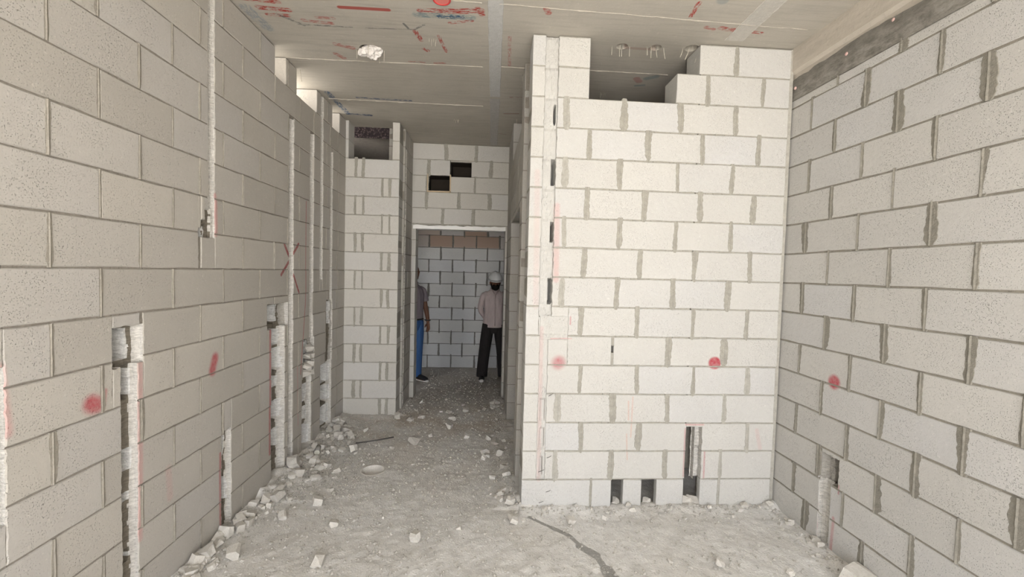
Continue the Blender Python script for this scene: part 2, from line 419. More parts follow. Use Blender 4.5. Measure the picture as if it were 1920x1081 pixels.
# ------------------------------------------------------------------ WALL RIGHT (cut half course on top, mortar band, beam)
rowsR = [(k*.2, k*.2+.2) for k in range(14)] + [(2.8, 2.858)]
def rj(k):
    base = 0.2 if k % 2 == 0 else 0.0
    js = [base + .4*i for i in range(0, 5)]
    if k == 0: js = [.12, .54, .94, 1.34]
    return js
R_chase = [(.228, .312, -.01, .41), (.218, .362, .41, .572)]
WR = wall('wall_right', O_R, A_R, -.22, 2.3, rowsR, rj, M_BR, M_MR, chases=R_chase, jb=.009, label='right wall of grey concrete blocks under the concrete beam')
rg = random.Random(5)
for j, z0, z1 in WR.joints:
    if covered(R_chase, j, z0, z1): continue
    wdt = rg.choice([(.012, .028), (.020, .045), (.028, .040), (.010, .018)])
    lo = rg.uniform(.6, 1)
    smear(WR, j, z0+.002, z1-.002, rg.uniform(*wdt)*lo, rg.uniform(*wdt), M_SR, rg, t=.0014, ridge=.005, over=.014, n=16)
lining(WR, .228, .312, -.01, .412, groove(.040, rough=.006, seed=21), M_CUT, cap=False)
def rbox(u, z): return max(.006, (.05+.008*noise.noise(Vector((u*8, z*40, 3))))*min(1, 6*u, 6*(1-u)) + (.07 if u > .45 and z < .55 else 0))
lining(WR, .218, .362, .41, .572, rbox, M_CUTD, dz=.012)

# ------------------------------------------------------------------ WALL FRONT (shaft wall facing the camera)
FJ = {15: [1.685], 14: [1.487, 1.879], 13: [.52, .912, 1.307, 1.694], 12: [.68, 1.087, 1.469, 1.867], 11: [.524, .9, 1.301, 1.686], 10: [.675, 1.073, 1.465, 1.852],
      9: [.528, .906, 1.302, 1.693], 8: [.667, 1.063, 1.447, 1.845], 7: [.527, .903, 1.299, 1.693], 6: [.662, 1.056, 1.45, 1.842], 5: [.887, 1.283, 1.685], 4: [.667, 1.071, 1.471, 1.858],
      3: [.52, .905, 1.296, 1.699], 2: [.69, 1.099, 1.885], 1: [.511, .906, 1.296, 1.692], 0: [.769, 1.689]}
F_hole = [(.67, 1.27, 2.8, 3.21), (1.27, 1.425, 3.0, 3.21), (.912, .998, .012, .196), (1.128, 1.235, .012, .196), (1.43, 1.552, .0, .2), (1.436, 1.50, .2, .572), (.880, .898, 1.09, 1.135)]
F_chase = [(.372, .458, 1.33, 3.21), (.385, .575, 1.175, 1.33), (.385, .440, .2, 1.175), (1.50, 1.553, .2, .572)]
WF = wall('wall_front', (0, FY), 0, .285, 2.085, rows16, lambda k: FJ[k], M_BF, M_MF, holes=F_hole, chases=F_chase, offs=.0012, recess=.003, core_holes=[(.83, 1.31, .0, .194), (1.36, 1.62, .0, .194)], thin={0: .045},
          label='pale concrete block wall facing the camera between corridor and right wall')
rf = random.Random(9)
FW_SM = {(.52, 13), (.524, 11), (.528, 9), (.527, 7), (.487, 5)}
for j, z0, z1 in WF.joints:
    if covered(F_hole+F_chase, j, z0, z1): continue
    k = round(z0/.2); light = (j < .55) or (j > 1.68 and k in (0, 1, 2, 3, 4))
    a, b = rf.uniform(.015, .032), rf.uniform(.015, .032)
    if k == 0: a *= .5; b *= .5
    smear(WF, j, z0+.004, z1-.004, a, b, M_MF if not light else M_SF, rf, t=.0014, ridge=.0015, over=.020, n=18)
def flatrec(d, slots=(), rough=.004, seed=0):
    def f(u, z):
        for (u0, u1, a, b, dd) in slots:
            if u0 < u < u1 and a < z < b: return dd
        rr_ = noise.noise(Vector((u*4+seed, z*18, 0)))
        if abs((z+.1) % .2 - .1) < .013: return d + .007 + .005*noise.noise(Vector((u*12, z*50, seed)))
        rough_zone = .5+.5*math.sin(z*PI/.2)
        return max(.004, d + rough*rr_ + (.009*max(0, noise.noise(Vector((u*6, z*40, seed))) )*rough_zone if .15 < u < .8 else 0))
    return f
lining(WF, .372, .458, 1.33, 3.20, flatrec(.022, [(.73, .92, 2.62, 2.75, .14), (.70, .95, 2.23, 2.38, .15), (.74, .98, 1.84, 1.97, .15), (.70, .95, 1.43, 1.58, .15)], seed=1), M_BF, cap=False)
lining(WF, .385, .575, 1.175, 1.33, flatrec(.008, seed=2), M_BF, dz=.012)
lining(WF, .385, .440, .2, 1.175, flatrec(.010, [(.3, .8, .43, .55, .03), (.4, .75, .24, .36, .035), (.3, .8, .62, .76, .03)], seed=3), M_BF)
lining(WF, 1.50, 1.553, .2, .572, flatrec(.05, rough=.012, seed=4), M_CUT)

# ------------------------------------------------------------------ PIER (facing), DOOR WALL, FAR WALL, CORRIDOR SIDES
def pj(k): return [-1.407, -1.328] if k % 2 == 1 else [-1.125, -1.046]
P_hole = [(-1.487, -1.025, 2.8, 3.21)]
WP = wall('wall_pier', (0, 4.75), 0, -1.53, -.947, rows16, lambda k: [] if k > 13 else pj(k), M_BP, M_MF, holes=P_hole, offs=.0015,
          label='narrow pale block pier at the far end of the left wall')
rp = random.Random(11)
for j, z0, z1 in WP.joints:
    if covered(P_hole, j, z0, z1): continue
    smear(WP, j, z0+.004, z1-.004, rp.uniform(.012, .026), rp.uniform(.012, .026), M_MF, rp, t=.0014, ridge=.002, over=.02, n=16)
DJ = {15: [-.519, -.137], 14: [-.729, .052], 13: [-.746, -.148], 12: [-.751, -.352, .038], 11: [-.544, -.155]}
D_hole = [(-.874, .245, -.01, 2.185), (-.735, -.466, 2.618, 2.81), (-.46, -.197, 2.80, 2.983)]
WD = wall('wall_back', (0, 5.47), 0, -.95, .30, rows16, lambda k: DJ.get(k, []), M_BP, M_MF, holes=D_hole, offs=.0015,
          label='pale block wall with the doorway at the end of the corridor')
for j, z0, z1 in WD.joints:
    if covered(D_hole, j, z0, z1): continue
    smear(WD, j, z0+.004, z1-.004, rp.uniform(.018, .036), rp.uniform(.018, .036), M_MF, rp, t=.0014, ridge=.002, over=.025, n=16)
def bj(k): return [(-.743 if k % 2 else -.541) + .39*i for i in range(-3, 6)]
WB = wall('wall_far', (0, 7.2), 0, -1.9, 1.3, rows16, bj, M_BB, M_SB, T=.2, offs=.002, label='shadowed block wall of the room behind the doorway')
for j, z0, z1 in WB.joints:
    if -1.35 < j < .75: smear(WB, j, z0, z1, rp.uniform(.010, .024), rp.uniform(.010, .024), M_SB, rp, t=.002, ridge=.003, over=.03)
# corridor left side beyond the pier: x along +Y, into -X
WCL = wall('wall_corridor_left', (-.925, 4.955), PI/2, 0, .51, rows16, lambda k: [.27] if k % 2 else [.15], M_BC, M_ML, T=.18, chases=[(.03, .10, .0, 3.0)], label='short block wall beside the doorway on the left')
lining(WCL, .03, .10, .0, 3.0, groove(.035, rough=.008, seed=31), M_CUTD)
# corridor right side: x along -Y, into +X ; s = 5.47 - Y
C_hole = [(.84, 1.97, -.01, 2.15), (.87, 1.95, 2.8, 3.21)]
WCR = wall('wall_corridor_right', (.270, 5.47), -PI/2, .0, 2.18, rows16, lambda k: [(.3 if k % 2 else .1)+.4*i for i in range(6)], M_BC, M_ML, T=.2, holes=C_hole, label='block wall on the right of the corridor with an opening')
M_CONC = mortar_mat('lintel_concrete', (.42, .40, .36), .2)
lt = link('lintel', bev_box('lintel', 1.25, .17, .12, .006), WCR.o, (1.405, .1, 2.212), M_CONC)
M_WHITE = mortar_mat('lime_white', (.95, .95, .94), .04)
bm = bmesh.new()
n = 24; V = []; F = []
for i in range(n+1):
    x = -.91 + 1.158*i/n; jt = R.uniform(-.005, .005); j2 = R.uniform(-.008, .008)
    V += [(x, -.022, 2.137+jt*.3), (x, -.022, 2.183+j2), (x, .16, 2.186+j2), (x, .16, 2.137+jt*.3)]
for i in range(n):
    for k in range(4): F.append((i*4+k, (i+1)*4+k, (i+1)*4+(k+1) % 4, i*4+(k+1) % 4))
F.append((3, 2, 1, 0)); F.append((n*4, n*4+1, n*4+2, n*4+3)); bm.free()
o = link('trim_1', mesh('trim_1', V, F), None, (0, 5.47, 0), M_WHITE); tag(o, 'bright white lintel edge over the doorway', None, None, 'structure')
M_WOOD = plain('frame_wood', (.62, .50, .34), .7, .2, (60, .3))
fr = []
for b in ((-.745, -.735, -.012, .10, 2.61, 2.82), (-.466, -.452, -.014, .10, 2.60, 2.82), (-.745, -.452, -.014, .10, 2.598, 2.614)): fr.append(b)
o = link('trim_2', boxes('trim_2', fr), None, (0, 5.47, 0), M_WOOD); tag(o, 'thin wooden frame strips around the small square wall opening', None, None, 'structure')

M_SHADEBOX = plain('shade_box_black', (.035, .028, .022), .8, .2)
for x0, x1, z0, z1 in ((-.735, -.466, 2.618, 2.81), (-.46, -.197, 2.80, 2.983)):      # dark boxes added behind the openings so they read black
    t_ = .006; y0, y1 = .03, .24
    link('shade_box', boxes('shade_box', [(x0, x0+t_, y0, y1, z0, z1), (x1-t_, x1, y0, y1, z0, z1), (x0+t_, x1-t_, y0, y1, z1-t_, z1), (x0+t_, x1-t_, y0, y1, z0, z0+t_), (x0, x1, y1, y1+t_, z0, z1)]), WD.o, (0, 0, 0), M_SHADEBOX)

# ------------------------------------------------------------------ CEILING
def ceiling_mat(name, extra=True):
    nt = NT(name); p = nt.pos()
    xy = nt.vm('MULTIPLY', p, (1, 1, 0))
    st = nt.noise(nt.vm('MULTIPLY', p, (1.2, 14, 1)), 3, 4, .6)
    big = nt.noise(p, 1.3, 4); fine = nt.noise(p, 60, 3)
    base = (.50, .472, .42)
    c = nt.mix(nt.map(big, .3, .7, 0, .6), base, (.41, .385, .335))
    c = nt.mix(nt.map(st, .48, .72, 0, .5), c, (.35, .32, .285)); c = nt.mix(nt.map(nt.noise(p, 5, 6, .75), .52, .72, 0, .4), c, (.36, .335, .30))
    c = nt.mix(nt.map(fine, .62, .72, 0, .25), c, (.66, .62, .56))
    c = nt.mix(nt.map(nt.noise(nt.vm('MULTIPLY', p, (3, 12, 1)), 4, 5, .7), .66, .74, 0, .5), c, (.25, .16, .13))
    if extra:
        scr = nt.noise(nt.vm('MULTIPLY', p, (14, 46, 1)), 2.0, 5, .75)      # dry brush break-up
        scr2 = nt.noise(nt.vm('MULTIPLY', p, (46, 14, 1)), 2.0, 5, .75)
        CR = (.36, .045, .035); CB = (.03, .09, .17); CT = (.10, .20, .24); CG = (.12, .125, .125)
        S_ = [ # a, b, r, colour, strength, break-up
          ((-1.50, 2.70), (-1.28, 2.72), .030, CR, 1, scr), ((-1.42, 2.79), (-1.25, 2.80), .028, CR, 1, scr), ((-1.40, 2.86), (-1.28, 2.86), .022, CR, .9, scr),
          ((-.918, 2.735), (-.627, 2.732), .020, CR, 1, None), ((-1.20, 2.90), (-1.03, 2.92), .022, CR, .8, scr), ((-1.10, 2.86), (-1.0, 2.86), .02, CR, .6, scr),
          ((-1.09, 3.18), (-.99, 3.22), .030, CR, .7, scr), ((-1.14, 3.32), (-1.10, 3.38), .025, CR, .7, scr),
          ((-.43, 2.72), (-.06, 2.68), .030, CR, 1, scr), ((-.28, 2.71), (-.15, 2.70), .028, CR, 1, scr), ((-.08, 2.66), (-.055, 2.72), .025, CR, 1, scr), ((-.26, 2.83), (-.12, 2.79), .018, CR, .8, scr),
          ((-.46, 2.76), (-.12, 2.76), .035, CT, .75, scr), ((-.32, 2.765), (-.18, 2.76), .024, CB, 1, scr),
          ((-.50, 2.95), (-.475, 3.06), .022, CR, .9, scr2), ((-.35, 2.99), (-.315, 3.20), .016, CR, .8, scr2), ((-.47, 3.17), (-.45, 3.2), .022, CR, .8, scr2), ((-.61, 3.375), (-.50, 3.38), .014, CR, .7, scr), ((-.42, 3.38), (-.34, 3.37), .014, CR, .7, scr),
          ((-1.22, 4.135), (-.733, 4.15), .020, (.02, .06, .16), .9, scr), ((-1.20, 4.135), (-.95, 4.14), .018, (.02, .06, .16), .9, scr), ((-1.46, 4.05), (-1.44, 4.56), .034, (.06, .12, .22), .9, scr2), ((-1.44, 4.58), (-1.22, 4.59), .032, (.02, .06, .15), 1, scr),
          ((-1.50, 2.80), (-1.48, 3.02), .05, (.20, .25, .31), .6, scr2),
          ((1.198, 2.47), (1.213, 2.60), .018, CR, 1, scr2), ((1.46, 2.70), (1.60, 2.72), .026, CR, .9, scr), ((1.62, 2.715), (1.74, 2.725), .018, CR, 1, scr), ((1.36, 2.70), (1.42, 2.72), .02, CR, .6, scr), ((1.575, 2.52), (1.60, 2.54), .024, CR, .9, scr),
          ((1.315, 2.43), (1.325, 2.44), .040, (.20, .25, .28), .5, None), ((.33, 2.62), (.35, 2.66), .025, CR, .8, scr),
          ((.93, 3.0), (1.15, 3.0), .020, (.30, .18, .15), .5, None), ((1.18, 3.45), (1.22, 3.50), .035, CR, .45, None), ((1.26, 3.44), (1.32, 3.40), .035, CT, .5, None), ((1.22, 3.58), (1.28, 3.56), .02, CT, .5, None),
          ((.13, 2.95), (.15, 3.35), .016, CR, .45, scr2), ((.153, 4.36), (.30, 4.34), .008, (.22, .05, .04), .9, None), ((.19, 3.95), (.30, 3.94), .012, (.24, .08, .06), .7, scr), ((.2, 5.0), (.02, 4.98), .01, (.24, .08, .06), .5, scr),
          ((-1.34, 2.85), (-1.22, 2.96), .014, CG, .8, scr), ((-1.25, 2.95), (-.91, 2.952), .010, CG, .8, scr), ((-.82, 2.95), (-.50, 2.93), .007, CG, .7, scr), ((-.50, 2.93), (-.43, 2.87), .010, CG, .9, scr), ((-.56, 2.87), (-.54, 2.92), .010, CG, .9, None),
        ]
        by = {}
        for a, b, r, col, k, br in S_:
            m = nt.capsule(xy, a, b, r, .6)
            m = nt.math('MULTIPLY', m, nt.map(br, .43, .55, 0, k) if br is not None else k*.85)
            by.setdefault(col, []).append(m)
        for col, ms in by.items():
            m = ms[0]
            for q in ms[1:]: m = nt.math('MAXIMUM', m, q)
            c = nt.mix(m, c, col)
    n = nt.bump(nt.math('ADD', nt.math('MULTIPLY', st, .5), fine), .25, .003)
    return nt.out(c, n, .85)
M_CEIL = ceiling_mat('cast_concrete_soffit')
CZ = 3.205
H_C = [(.91, 2.985, .040), (1.145, 2.975, .040), (1.39, 2.955, .045), (-.862, 3.235, .078)]
def plate_with_holes(name, x0, x1, y0, y1, z, th, holes, depth, nseg=24):
    bm = bmesh.new(); edges = []
    ring = [bm.verts.new((x, y, z)) for x, y in ((-1.72, y0), (x1, y0), (x1, y1), (x0, y1), (x0, 2.5), (-1.72, 2.5))]
    NR = len(ring); edges += [bm.edges.new((ring[i], ring[(i+1) % NR])) for i in range(NR)]
    cups = []
    for cx, cy, r in holes:
        vs = [bm.verts.new((cx+r*math.cos(2*PI*i/nseg)*(1+R.uniform(-.03, .03)), cy+r*math.sin(2*PI*i/nseg), z)) for i in range(nseg)]
        edges += [bm.edges.new((vs[i], vs[(i+1) % nseg])) for i in range(nseg)]; cups.append((vs, cx, cy, r))
    bmesh.ops.triangle_fill(bm, edges=edges, use_beauty=True)
    for vs, cx, cy, r in cups:
        up = [bm.verts.new((v.co.x, v.co.y, z+depth)) for v in vs]
        for i in range(nseg): bm.faces.new((vs[i], vs[(i+1) % nseg], up[(i+1) % nseg], up[i]))
        bm.faces.new(up)
    top = [bm.verts.new((v.co.x, v.co.y, z+th)) for v in ring]
    for i in range(NR): bm.faces.new((ring[i], ring[(i+1) % NR], top[(i+1) % NR], top[i]))
    bm.faces.new(top)
    bmesh.ops.recalc_face_normals(bm, faces=bm.faces[:])
    me = bpy.data.meshes.new(name); bm.to_mesh(me); bm.free(); return me
YB, YE = -2.6, 8.0
ceil = link('ceiling', plate_with_holes('ceiling', -3.6, 4.4, YB, YE, CZ, .25, H_C, .10), None, None, M_CEIL)
tag(ceil, 'cast concrete ceiling with red and blue paint marks', None, None, 'structure')
M_SEAM = mortar_mat('seam_ridge', (.50, .46, .40), .25)
def seam(y, x0, x1, w=.006, h=.004, dy=0, amp=.003):
    n = int((x1-x0)/.03); V, F = [], []; a = R.uniform(0, 9)
    for i in range(n+1):
        x = x0+(x1-x0)*i/n; yy = y + dy*i/n + amp*noise.noise(Vector((x*6, a, 0)))
        ww = w*(.5+.9*abs(noise.noise(Vector((x*20, a, 3))))*2); hh = h*(.5+1.9*abs(noise.noise(Vector((x*35, a, 7)))))
        V += [(x, yy-ww, CZ+.001), (x, yy-ww*.2, CZ-hh), (x, yy+ww*.5, CZ-hh*.4), (x, yy+ww, CZ+.001)]
    for i in range(n):
        for k in range(3): F.append((i*4+k, (i+1)*4+k, (i+1)*4+k+1, i*4+k+1))
    link('formwork_seam', mesh('formwork_seam', V, F), ceil, None, M_SEAM)
seam(2.60, -.62, -.055, .006); seam(2.60, .05, 2.0, .006, dy=.06, amp=.006); seam(3.425, -1.55, -.055, .005, dy=-.03); seam(3.375, .05, .30, .005)
seam(3.355, .68, 1.4, .005); seam(4.19, -1.50, -.055, .008, .006); seam(4.19, .05, .28, .003, .001); seam(5.09, -.9, -.30, .004, .002); seam(1.8, -1.5, 2.0)
M_STRIP = mortar_mat('filler_strip', (.56, .56, .55), .15)
def strip(xa, xb, y0, y1, xa1, xb1, mat):
    n = 60; V, F = [], []
    for i in range(n+1):
        u = i/n; y = y0+(y1-y0)*u; l = xa+(xa1-xa)*u + R.uniform(-.002, .002); r_ = xb+(xb1-xb)*u + R.uniform(-.002, .002)
        zz = CZ - .0015 - .0025*abs(noise.noise(Vector((0, y*7, 2))))
        V += [(l-.004, y, CZ+.001), (l, y, zz-.003*R.random()), (l+.008, y, zz), (r_-.008, y, zz), (r_, y, zz-.003*R.random()), (r_+.004, y, CZ+.001)]
    for i in range(n):
        for k in range(5): F.append((i*6+k, (i+1)*6+k, (i+1)*6+k+1, i*6+k+1))
    return link('filler_strip', mesh('filler_strip', V, F), ceil, None, mat)
strip(-.048, .042, 1.2, 3.95, .012, .098, M_STRIP); strip(.012, .098, 4.0, 5.45, .035, .112, mortar_mat('filler_strip_dark', (.50, .49, .475), .18)); strip(1.54, 1.66, 1.4, 2.83, 1.56, 1.68, mortar_mat('filler_strip_light', (.55, .53, .49), .12))
M_WIRE = plain('wire_grey', (.62, .58, .50), .5, .4)
def wire(x, y, l, lean=(0, 0), r=.0022, top=0.0):
    pts = [(x, y, CZ+top), (x+lean[0]*.4, y+lean[1]*.3, CZ-l*.5), (x+lean[0], y+lean[1], CZ-l)]
    link('wire', tube('wire', pts, r, 5), ceil, None, M_WIRE)
for dx, dy, l, le in ((-.070, 0, .062, (0, 0)), (-.018, -.01, .075, (0, 0)), (.008, .03, .055, (0, 0)), (.055, .0, .065, (0, 0))): wire(.91+dx, 2.985+dy, l, le, top=.02)
for dx, dy, l, le in ((-.060, 0, .055, (.003, 0)), (-.035, -.01, .078, (0, 0)), (.015, .03, .05, (.01, 0)), (.055, 0, .072, (.015, 0))): wire(1.145+dx, 2.975+dy, l, le, top=.02)
for dx, dy, l, le in ((-.060, -.01, .07, (-.02, 0)), (-.02, -.02, .09, (-.03, 0)), (.045, .0, .10, (-.015, 0))): wire(1.39+dx, 2.955+dy, l, le, top=.02)
for dx, dy, l in ((-.098, 0, .065), (0.0, -.07, .06), (.095, 0, .075), (.04, .09, .05)): wire(-.862+dx, 3.235+dy, l, top=.01)
for cx, cy in ((-.395, 3.03), (.99, 3.75), (-.335, 4.58)):
    for dx, dy, l in ((-.022, 0, .022), (-.008, .012, .018), (.008, .0, .022), (.022, .01, .022), (-.012, .05, .025), (.014, .05, .025)): wire(cx+dx, cy+dy, l, r=.0016)
wire(-1.52, 3.62, .09, (.01, .01)); wire(.265, 3.50, .05); wire(.29, 4.5, .06)
# ring of red spray-painted plastic, half out of frame, and the crumpled white sack
M_RED = plain('red_plastic', (.62, .06, .06), .45, .4)
nt = NT('pink_cap'); M_PINKCAP = nt.out((.72, .22, .20), None, .6)
bm = bmesh.new()
V, F = [], []; n, m = 28, 8
for i in range(n):
    a = 2*PI*i/n
    for k in range(m):
        b = 2*PI*k/m; r_ = .048 + .006*math.cos(b); V.append((r_*math.cos(a), r_*math.sin(a), .006*math.sin(b)))
for i in range(n):
    for k in range(m): F.append((i*m+k, ((i+1) % n)*m+k, ((i+1) % n)*m+(k+1) % m, i*m+(k+1) % m))
bm.free()
rt = bpy.data.objects.new('conduit_box_cap', None); COL.objects.link(rt); rt.location = (-.288, 2.585, CZ-.007)
tag(rt, 'red round plastic conduit box cap set in the ceiling', 'box cap')
link('rim', mesh('rim', V, F, True), rt, None, M_RED)
cap = [( .045*math.cos(2*PI*i/24), .045*math.sin(2*PI*i/24), z) for z in (-.002, .007) for i in range(24)]
link('lid', mesh('lid', cap, [tuple(range(24))[::-1], tuple(range(24, 48))]+[(i, (i+1) % 24, 24+(i+1) % 24, 24+i) for i in range(24)]), rt, None, M_PINKCAP)
bm = bmesh.new(); bmesh.ops.create_icosphere(bm, subdivisions=4, radius=1)
for v in bm.verts:
    p_ = v.co.copy(); nn = noise.noise(p_*1.3+Vector((2, 0, 0)))*.55
    fold = abs(noise.noise(p_*2.2+Vector((4, 4, 4))))*1.3 - abs(noise.noise(p_*4.5))*.25
    v.co = Vector((p_.x*.075, p_.y*.06, p_.z*.060))*(1+nn-fold*.5)
me = bpy.data.meshes.new('crumpled_sack'); bm.to_mesh(me); bm.free()
M_SACK = plain('sack_white', (.80, .77, .74), .8, .2, (30, .5))
o = link('crumpled_sack', me, None, (-.862, 3.225, CZ-.012), M_SACK); tag(o, 'crumpled white cement sack stuffed in the ceiling hole', 'sack')

# beam along the right wall + mortar band under it
def beam_mat():
    nt = NT('beam_concrete'); p = nt.pos()
    a = nt.noise(nt.vm('MULTIPLY', p, (6, 3, 14)), 1.6, 5, .65); b = nt.noise(p, 50, 3)
    c = nt.mix(nt.map(a, .3, .72), (.56, .515, .45), (.44, .40, .345)); c = nt.mix(nt.map(b, .6, .72, 0, .3), c, (.28, .25, .21))
    return nt.out(c, nt.bump(nt.math('ADD', a, b), .3, .004), .85)
def prism(name, prof, y0, y1, n=40, amp=0):
    V, F = [], []; m = len(prof)
    for i in range(n+1):
        y = y0+(y1-y0)*i/n
        for k, (x, z) in enumerate(prof):
            q = noise.noise(Vector((y*5, k*3.1, 0)))*amp; V.append((x+q, y, z + (noise.noise(Vector((y*4, k*7.7, 5)))*amp*2 if 0 < k < m-1 else 0)))
    for i in range(n):
        for k in range(m): F.append((i*m+k, i*m+(k+1) % m, (i+1)*m+(k+1) % m, (i+1)*m+k))
    F.append(tuple(range(m))); F.append(tuple(n*m+k for k in range(m))[::-1])
    return mesh(name, V, F)
bm_ = link('beam', prism('beam', [(2.40, 3.24), (2.078, 3.24), (2.078, 3.05), (2.096, 3.03), (2.096, 2.985), (2.40, 2.985)], YB, 2.93, 40, .0015), ceil, None, beam_mat())
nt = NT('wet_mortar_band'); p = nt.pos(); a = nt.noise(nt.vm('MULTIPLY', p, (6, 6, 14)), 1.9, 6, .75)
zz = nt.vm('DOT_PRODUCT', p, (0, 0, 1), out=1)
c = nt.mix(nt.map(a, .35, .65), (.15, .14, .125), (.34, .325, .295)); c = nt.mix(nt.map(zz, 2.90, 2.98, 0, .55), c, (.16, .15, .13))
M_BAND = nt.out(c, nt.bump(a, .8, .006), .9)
V, F = [], []; n = 120
for i in range(n+1):
    y = YB + (2.93-YB)*i/n; x = 2.0975 - .0004*0 + (2.7062-y)*(-.0068)*(-1)*-1
    top = 3.0 + .035*noise.noise(Vector((y*2.3, 0, 0))) + .012*noise.noise(Vector((y*14, 3, 0)))
    xo = x - .006
    V += [(x+.02, y, 2.853), (xo+.001, y, 2.855), (xo-.002+R.uniform(-.002, .002), y, 2.90), (xo-.004+R.uniform(-.002, .002), y, 2.96), (xo-.003, y, top), (x+.03, y, top+.006)]
for i in range(n):
    for k in range(5): F.append((i*6+k, (i+1)*6+k, (i+1)*6+k+1, i*6+k+1))
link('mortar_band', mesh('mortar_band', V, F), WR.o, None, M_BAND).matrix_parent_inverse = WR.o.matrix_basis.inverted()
M_NAIL = plain('pink_cap_nail', (.66, .45, .42), .6, .3)
def anchor(y, z, x=2.088):
    bm = bmesh.new(); bmesh.ops.create_uvsphere(bm, u_segments=10, v_segments=6, radius=.011)
    for v in bm.verts: v.co.x *= .7
    me = bpy.data.meshes.new('fixing_cap'); bm.to_mesh(me); bm.free(); me.materials.append(M_NAIL)
    o = link('fixing_cap', me, WR.o, (x, y, z)); o.matrix_parent_inverse = WR.o.matrix_basis.inverted()
for y, z in ((2.86, 2.93), (2.445, 2.955), (2.155, 2.985)): anchor(y, z)
# corner mortar where the front wall meets the right wall
o = link('corner_mortar', prism('corner_mortar', [(0, 0), (.02, -.006), (.022, .02), (0, .02)], 0, 1, 60, 0), WF.o, None, M_SF)
me = o.data
for v in me.vertices:
    x, y, z = v.co; v.co = (2.066+x + .003*noise.noise(Vector((y*30, x*50, 0))), z*1.0, y*3.2)

# ------------------------------------------------------------------ FLOOR (dusty, lumpy screed with a cored hole)
def vnoise(x, y, f, seed):
    xi = x*f; yi = y*f; x0 = np.floor(xi).astype(int); y0 = np.floor(yi).astype(int); fx = xi-x0; fy = yi-y0
    fx = fx*fx*(3-2*fx); fy = fy*fy*(3-2*fy)
    def h(a, b):
        q = np.sin(a*127.1 + b*311.7 + seed*74.7)*43758.5453; return q-np.floor(q)
    return (h(x0, y0)*(1-fx)+h(x0+1, y0)*fx)*(1-fy) + (h(x0, y0+1)*(1-fx)+h(x0+1, y0+1)*fx)*fy
def bank(x, y):
    """height of loose debris banked up against walls"""
    b = np.zeros_like(x)
    def near(d, w, h): return h*np.exp(-np.clip(d, 0, None)**2/(2*w*w))
    lw = x - (-1.5669 + (y-1.6545)*.0165)
    b += near(lw, .07, .035)*(y > 1.8)*(y < 4.8)
    b += near(lw, .20, .018)*(y > 3.0)*(y < 4.6)
    b += near(np.abs(4.75-y), .07, .022)*(x < -.93)
    b += near(np.abs(FY-y), .05, .022)*(x > .27)
    b += near(2.09-x, .05, .022)*(y < FY)
    b += near(np.abs(.27-x), .09, .030)*(y > FY)*(y < 5.4)
    b += near(np.abs(-.92-x), .05, .02)*(y > 4.8)*(y < 5.4)
    return b
def fheight(x, y):
    x = np.asarray(x, float); y = np.asarray(y, float)
    z = .010*(vnoise(x, y, 3, 1)-.5) + .008*(vnoise(x, y, 9, 2)-.5) + .006*(vnoise(x, y, 28, 3)-.5) + .0035*(vnoise(x, y, 75, 4)-.5)
    bk = bank(x, y)
    return z + bk*(.5+.9*vnoise(x, y, 14, 5)) - .004
FH = (-.862, 3.46, .088)
def grid(x0, x1, y0, y1, st, hole=None):
    nx = int(round((x1-x0)/st)); ny = int(round((y1-y0)/st))
    X, Y = np.meshgrid(np.linspace(x0, x1, nx+1), np.linspace(y0, y1, ny+1))
    Z = fheight(X, Y)
    if hole:
        d = np.hypot(X-hole[0], Y-hole[1]); k = (np.abs(d-hole[2]) < st*.72)
        s_ = np.where(k, hole[2]/np.maximum(d, 1e-6), 1); X = hole[0]+(X-hole[0])*s_; Y = hole[1]+(Y-hole[1])*s_
        d = np.hypot(X-hole[0], Y-hole[1]); Z = np.where(d < hole[2]+.03, .003+0*Z, Z)
    V = np.stack([X, Y, Z], -1).reshape(-1, 3); i = np.arange(nx*ny); a = (i//nx)*(nx+1) + i % nx
    Fq = np.stack([a, a+1, a+nx+2, a+nx+1], 1)
    if hole:
        c = V[Fq].mean(1); Fq = Fq[np.hypot(c[:, 0]-hole[0], c[:, 1]-hole[1]) > hole[2]-.001]
    return V, Fq
parts = [grid(-1.62, 2.16, 1.70, 4.80, .0115, FH), grid(-1.20, .70, 4.79, 7.24, .02), grid(-4.0, 4.4, YB, 1.70, .11), grid(-4, -1.62, 1.70, 7.24, .12), grid(2.16, 4.4, 1.70, 7.24, .12), grid(-1.62, -1.20, 4.80, 7.24, .06), grid(.70, 2.16, 4.80, 7.24, .08)]
V = []; Fq = []; off = 0
for v, f in parts: V.append(v); Fq.append(f+off); off += len(v)
V = np.concatenate(V); Fq = np.concatenate(Fq)
me = bpy.data.meshes.new('floor'); me.vertices.add(len(V)); me.vertices.foreach_set('co', V.ravel())
me.loops.add(len(Fq)*4); me.loops.foreach_set('vertex_index', Fq.ravel().astype(np.int32))
me.polygons.add(len(Fq)); me.polygons.foreach_set('loop_start', np.arange(0, len(Fq)*4, 4, dtype=np.int32)); me.polygons.foreach_set('use_smooth', np.ones(len(Fq), bool))
me.update(); me.validate()
nt = NT('dusty_screed'); p = nt.pos(); xy = nt.vm('MULTIPLY', p, (1, 1, 0))
big = nt.noise(p, 1.1, 4); mid = nt.noise(p, 12, 5, .65); fine = nt.noise(p, 90, 3); vd, vc = nt.vor(p, 70); vd2, vc2 = nt.vor(p, 26)
c = nt.mix(nt.map(mid, .3, .7), (.62, .612, .595), (.76, .752, .735))
c = nt.mix(nt.map(big, .45, .72, 0, .35), c, (.58, .54, .48))
yy = nt.vm('DOT_PRODUCT', p, (0, 1, 0), out=1)
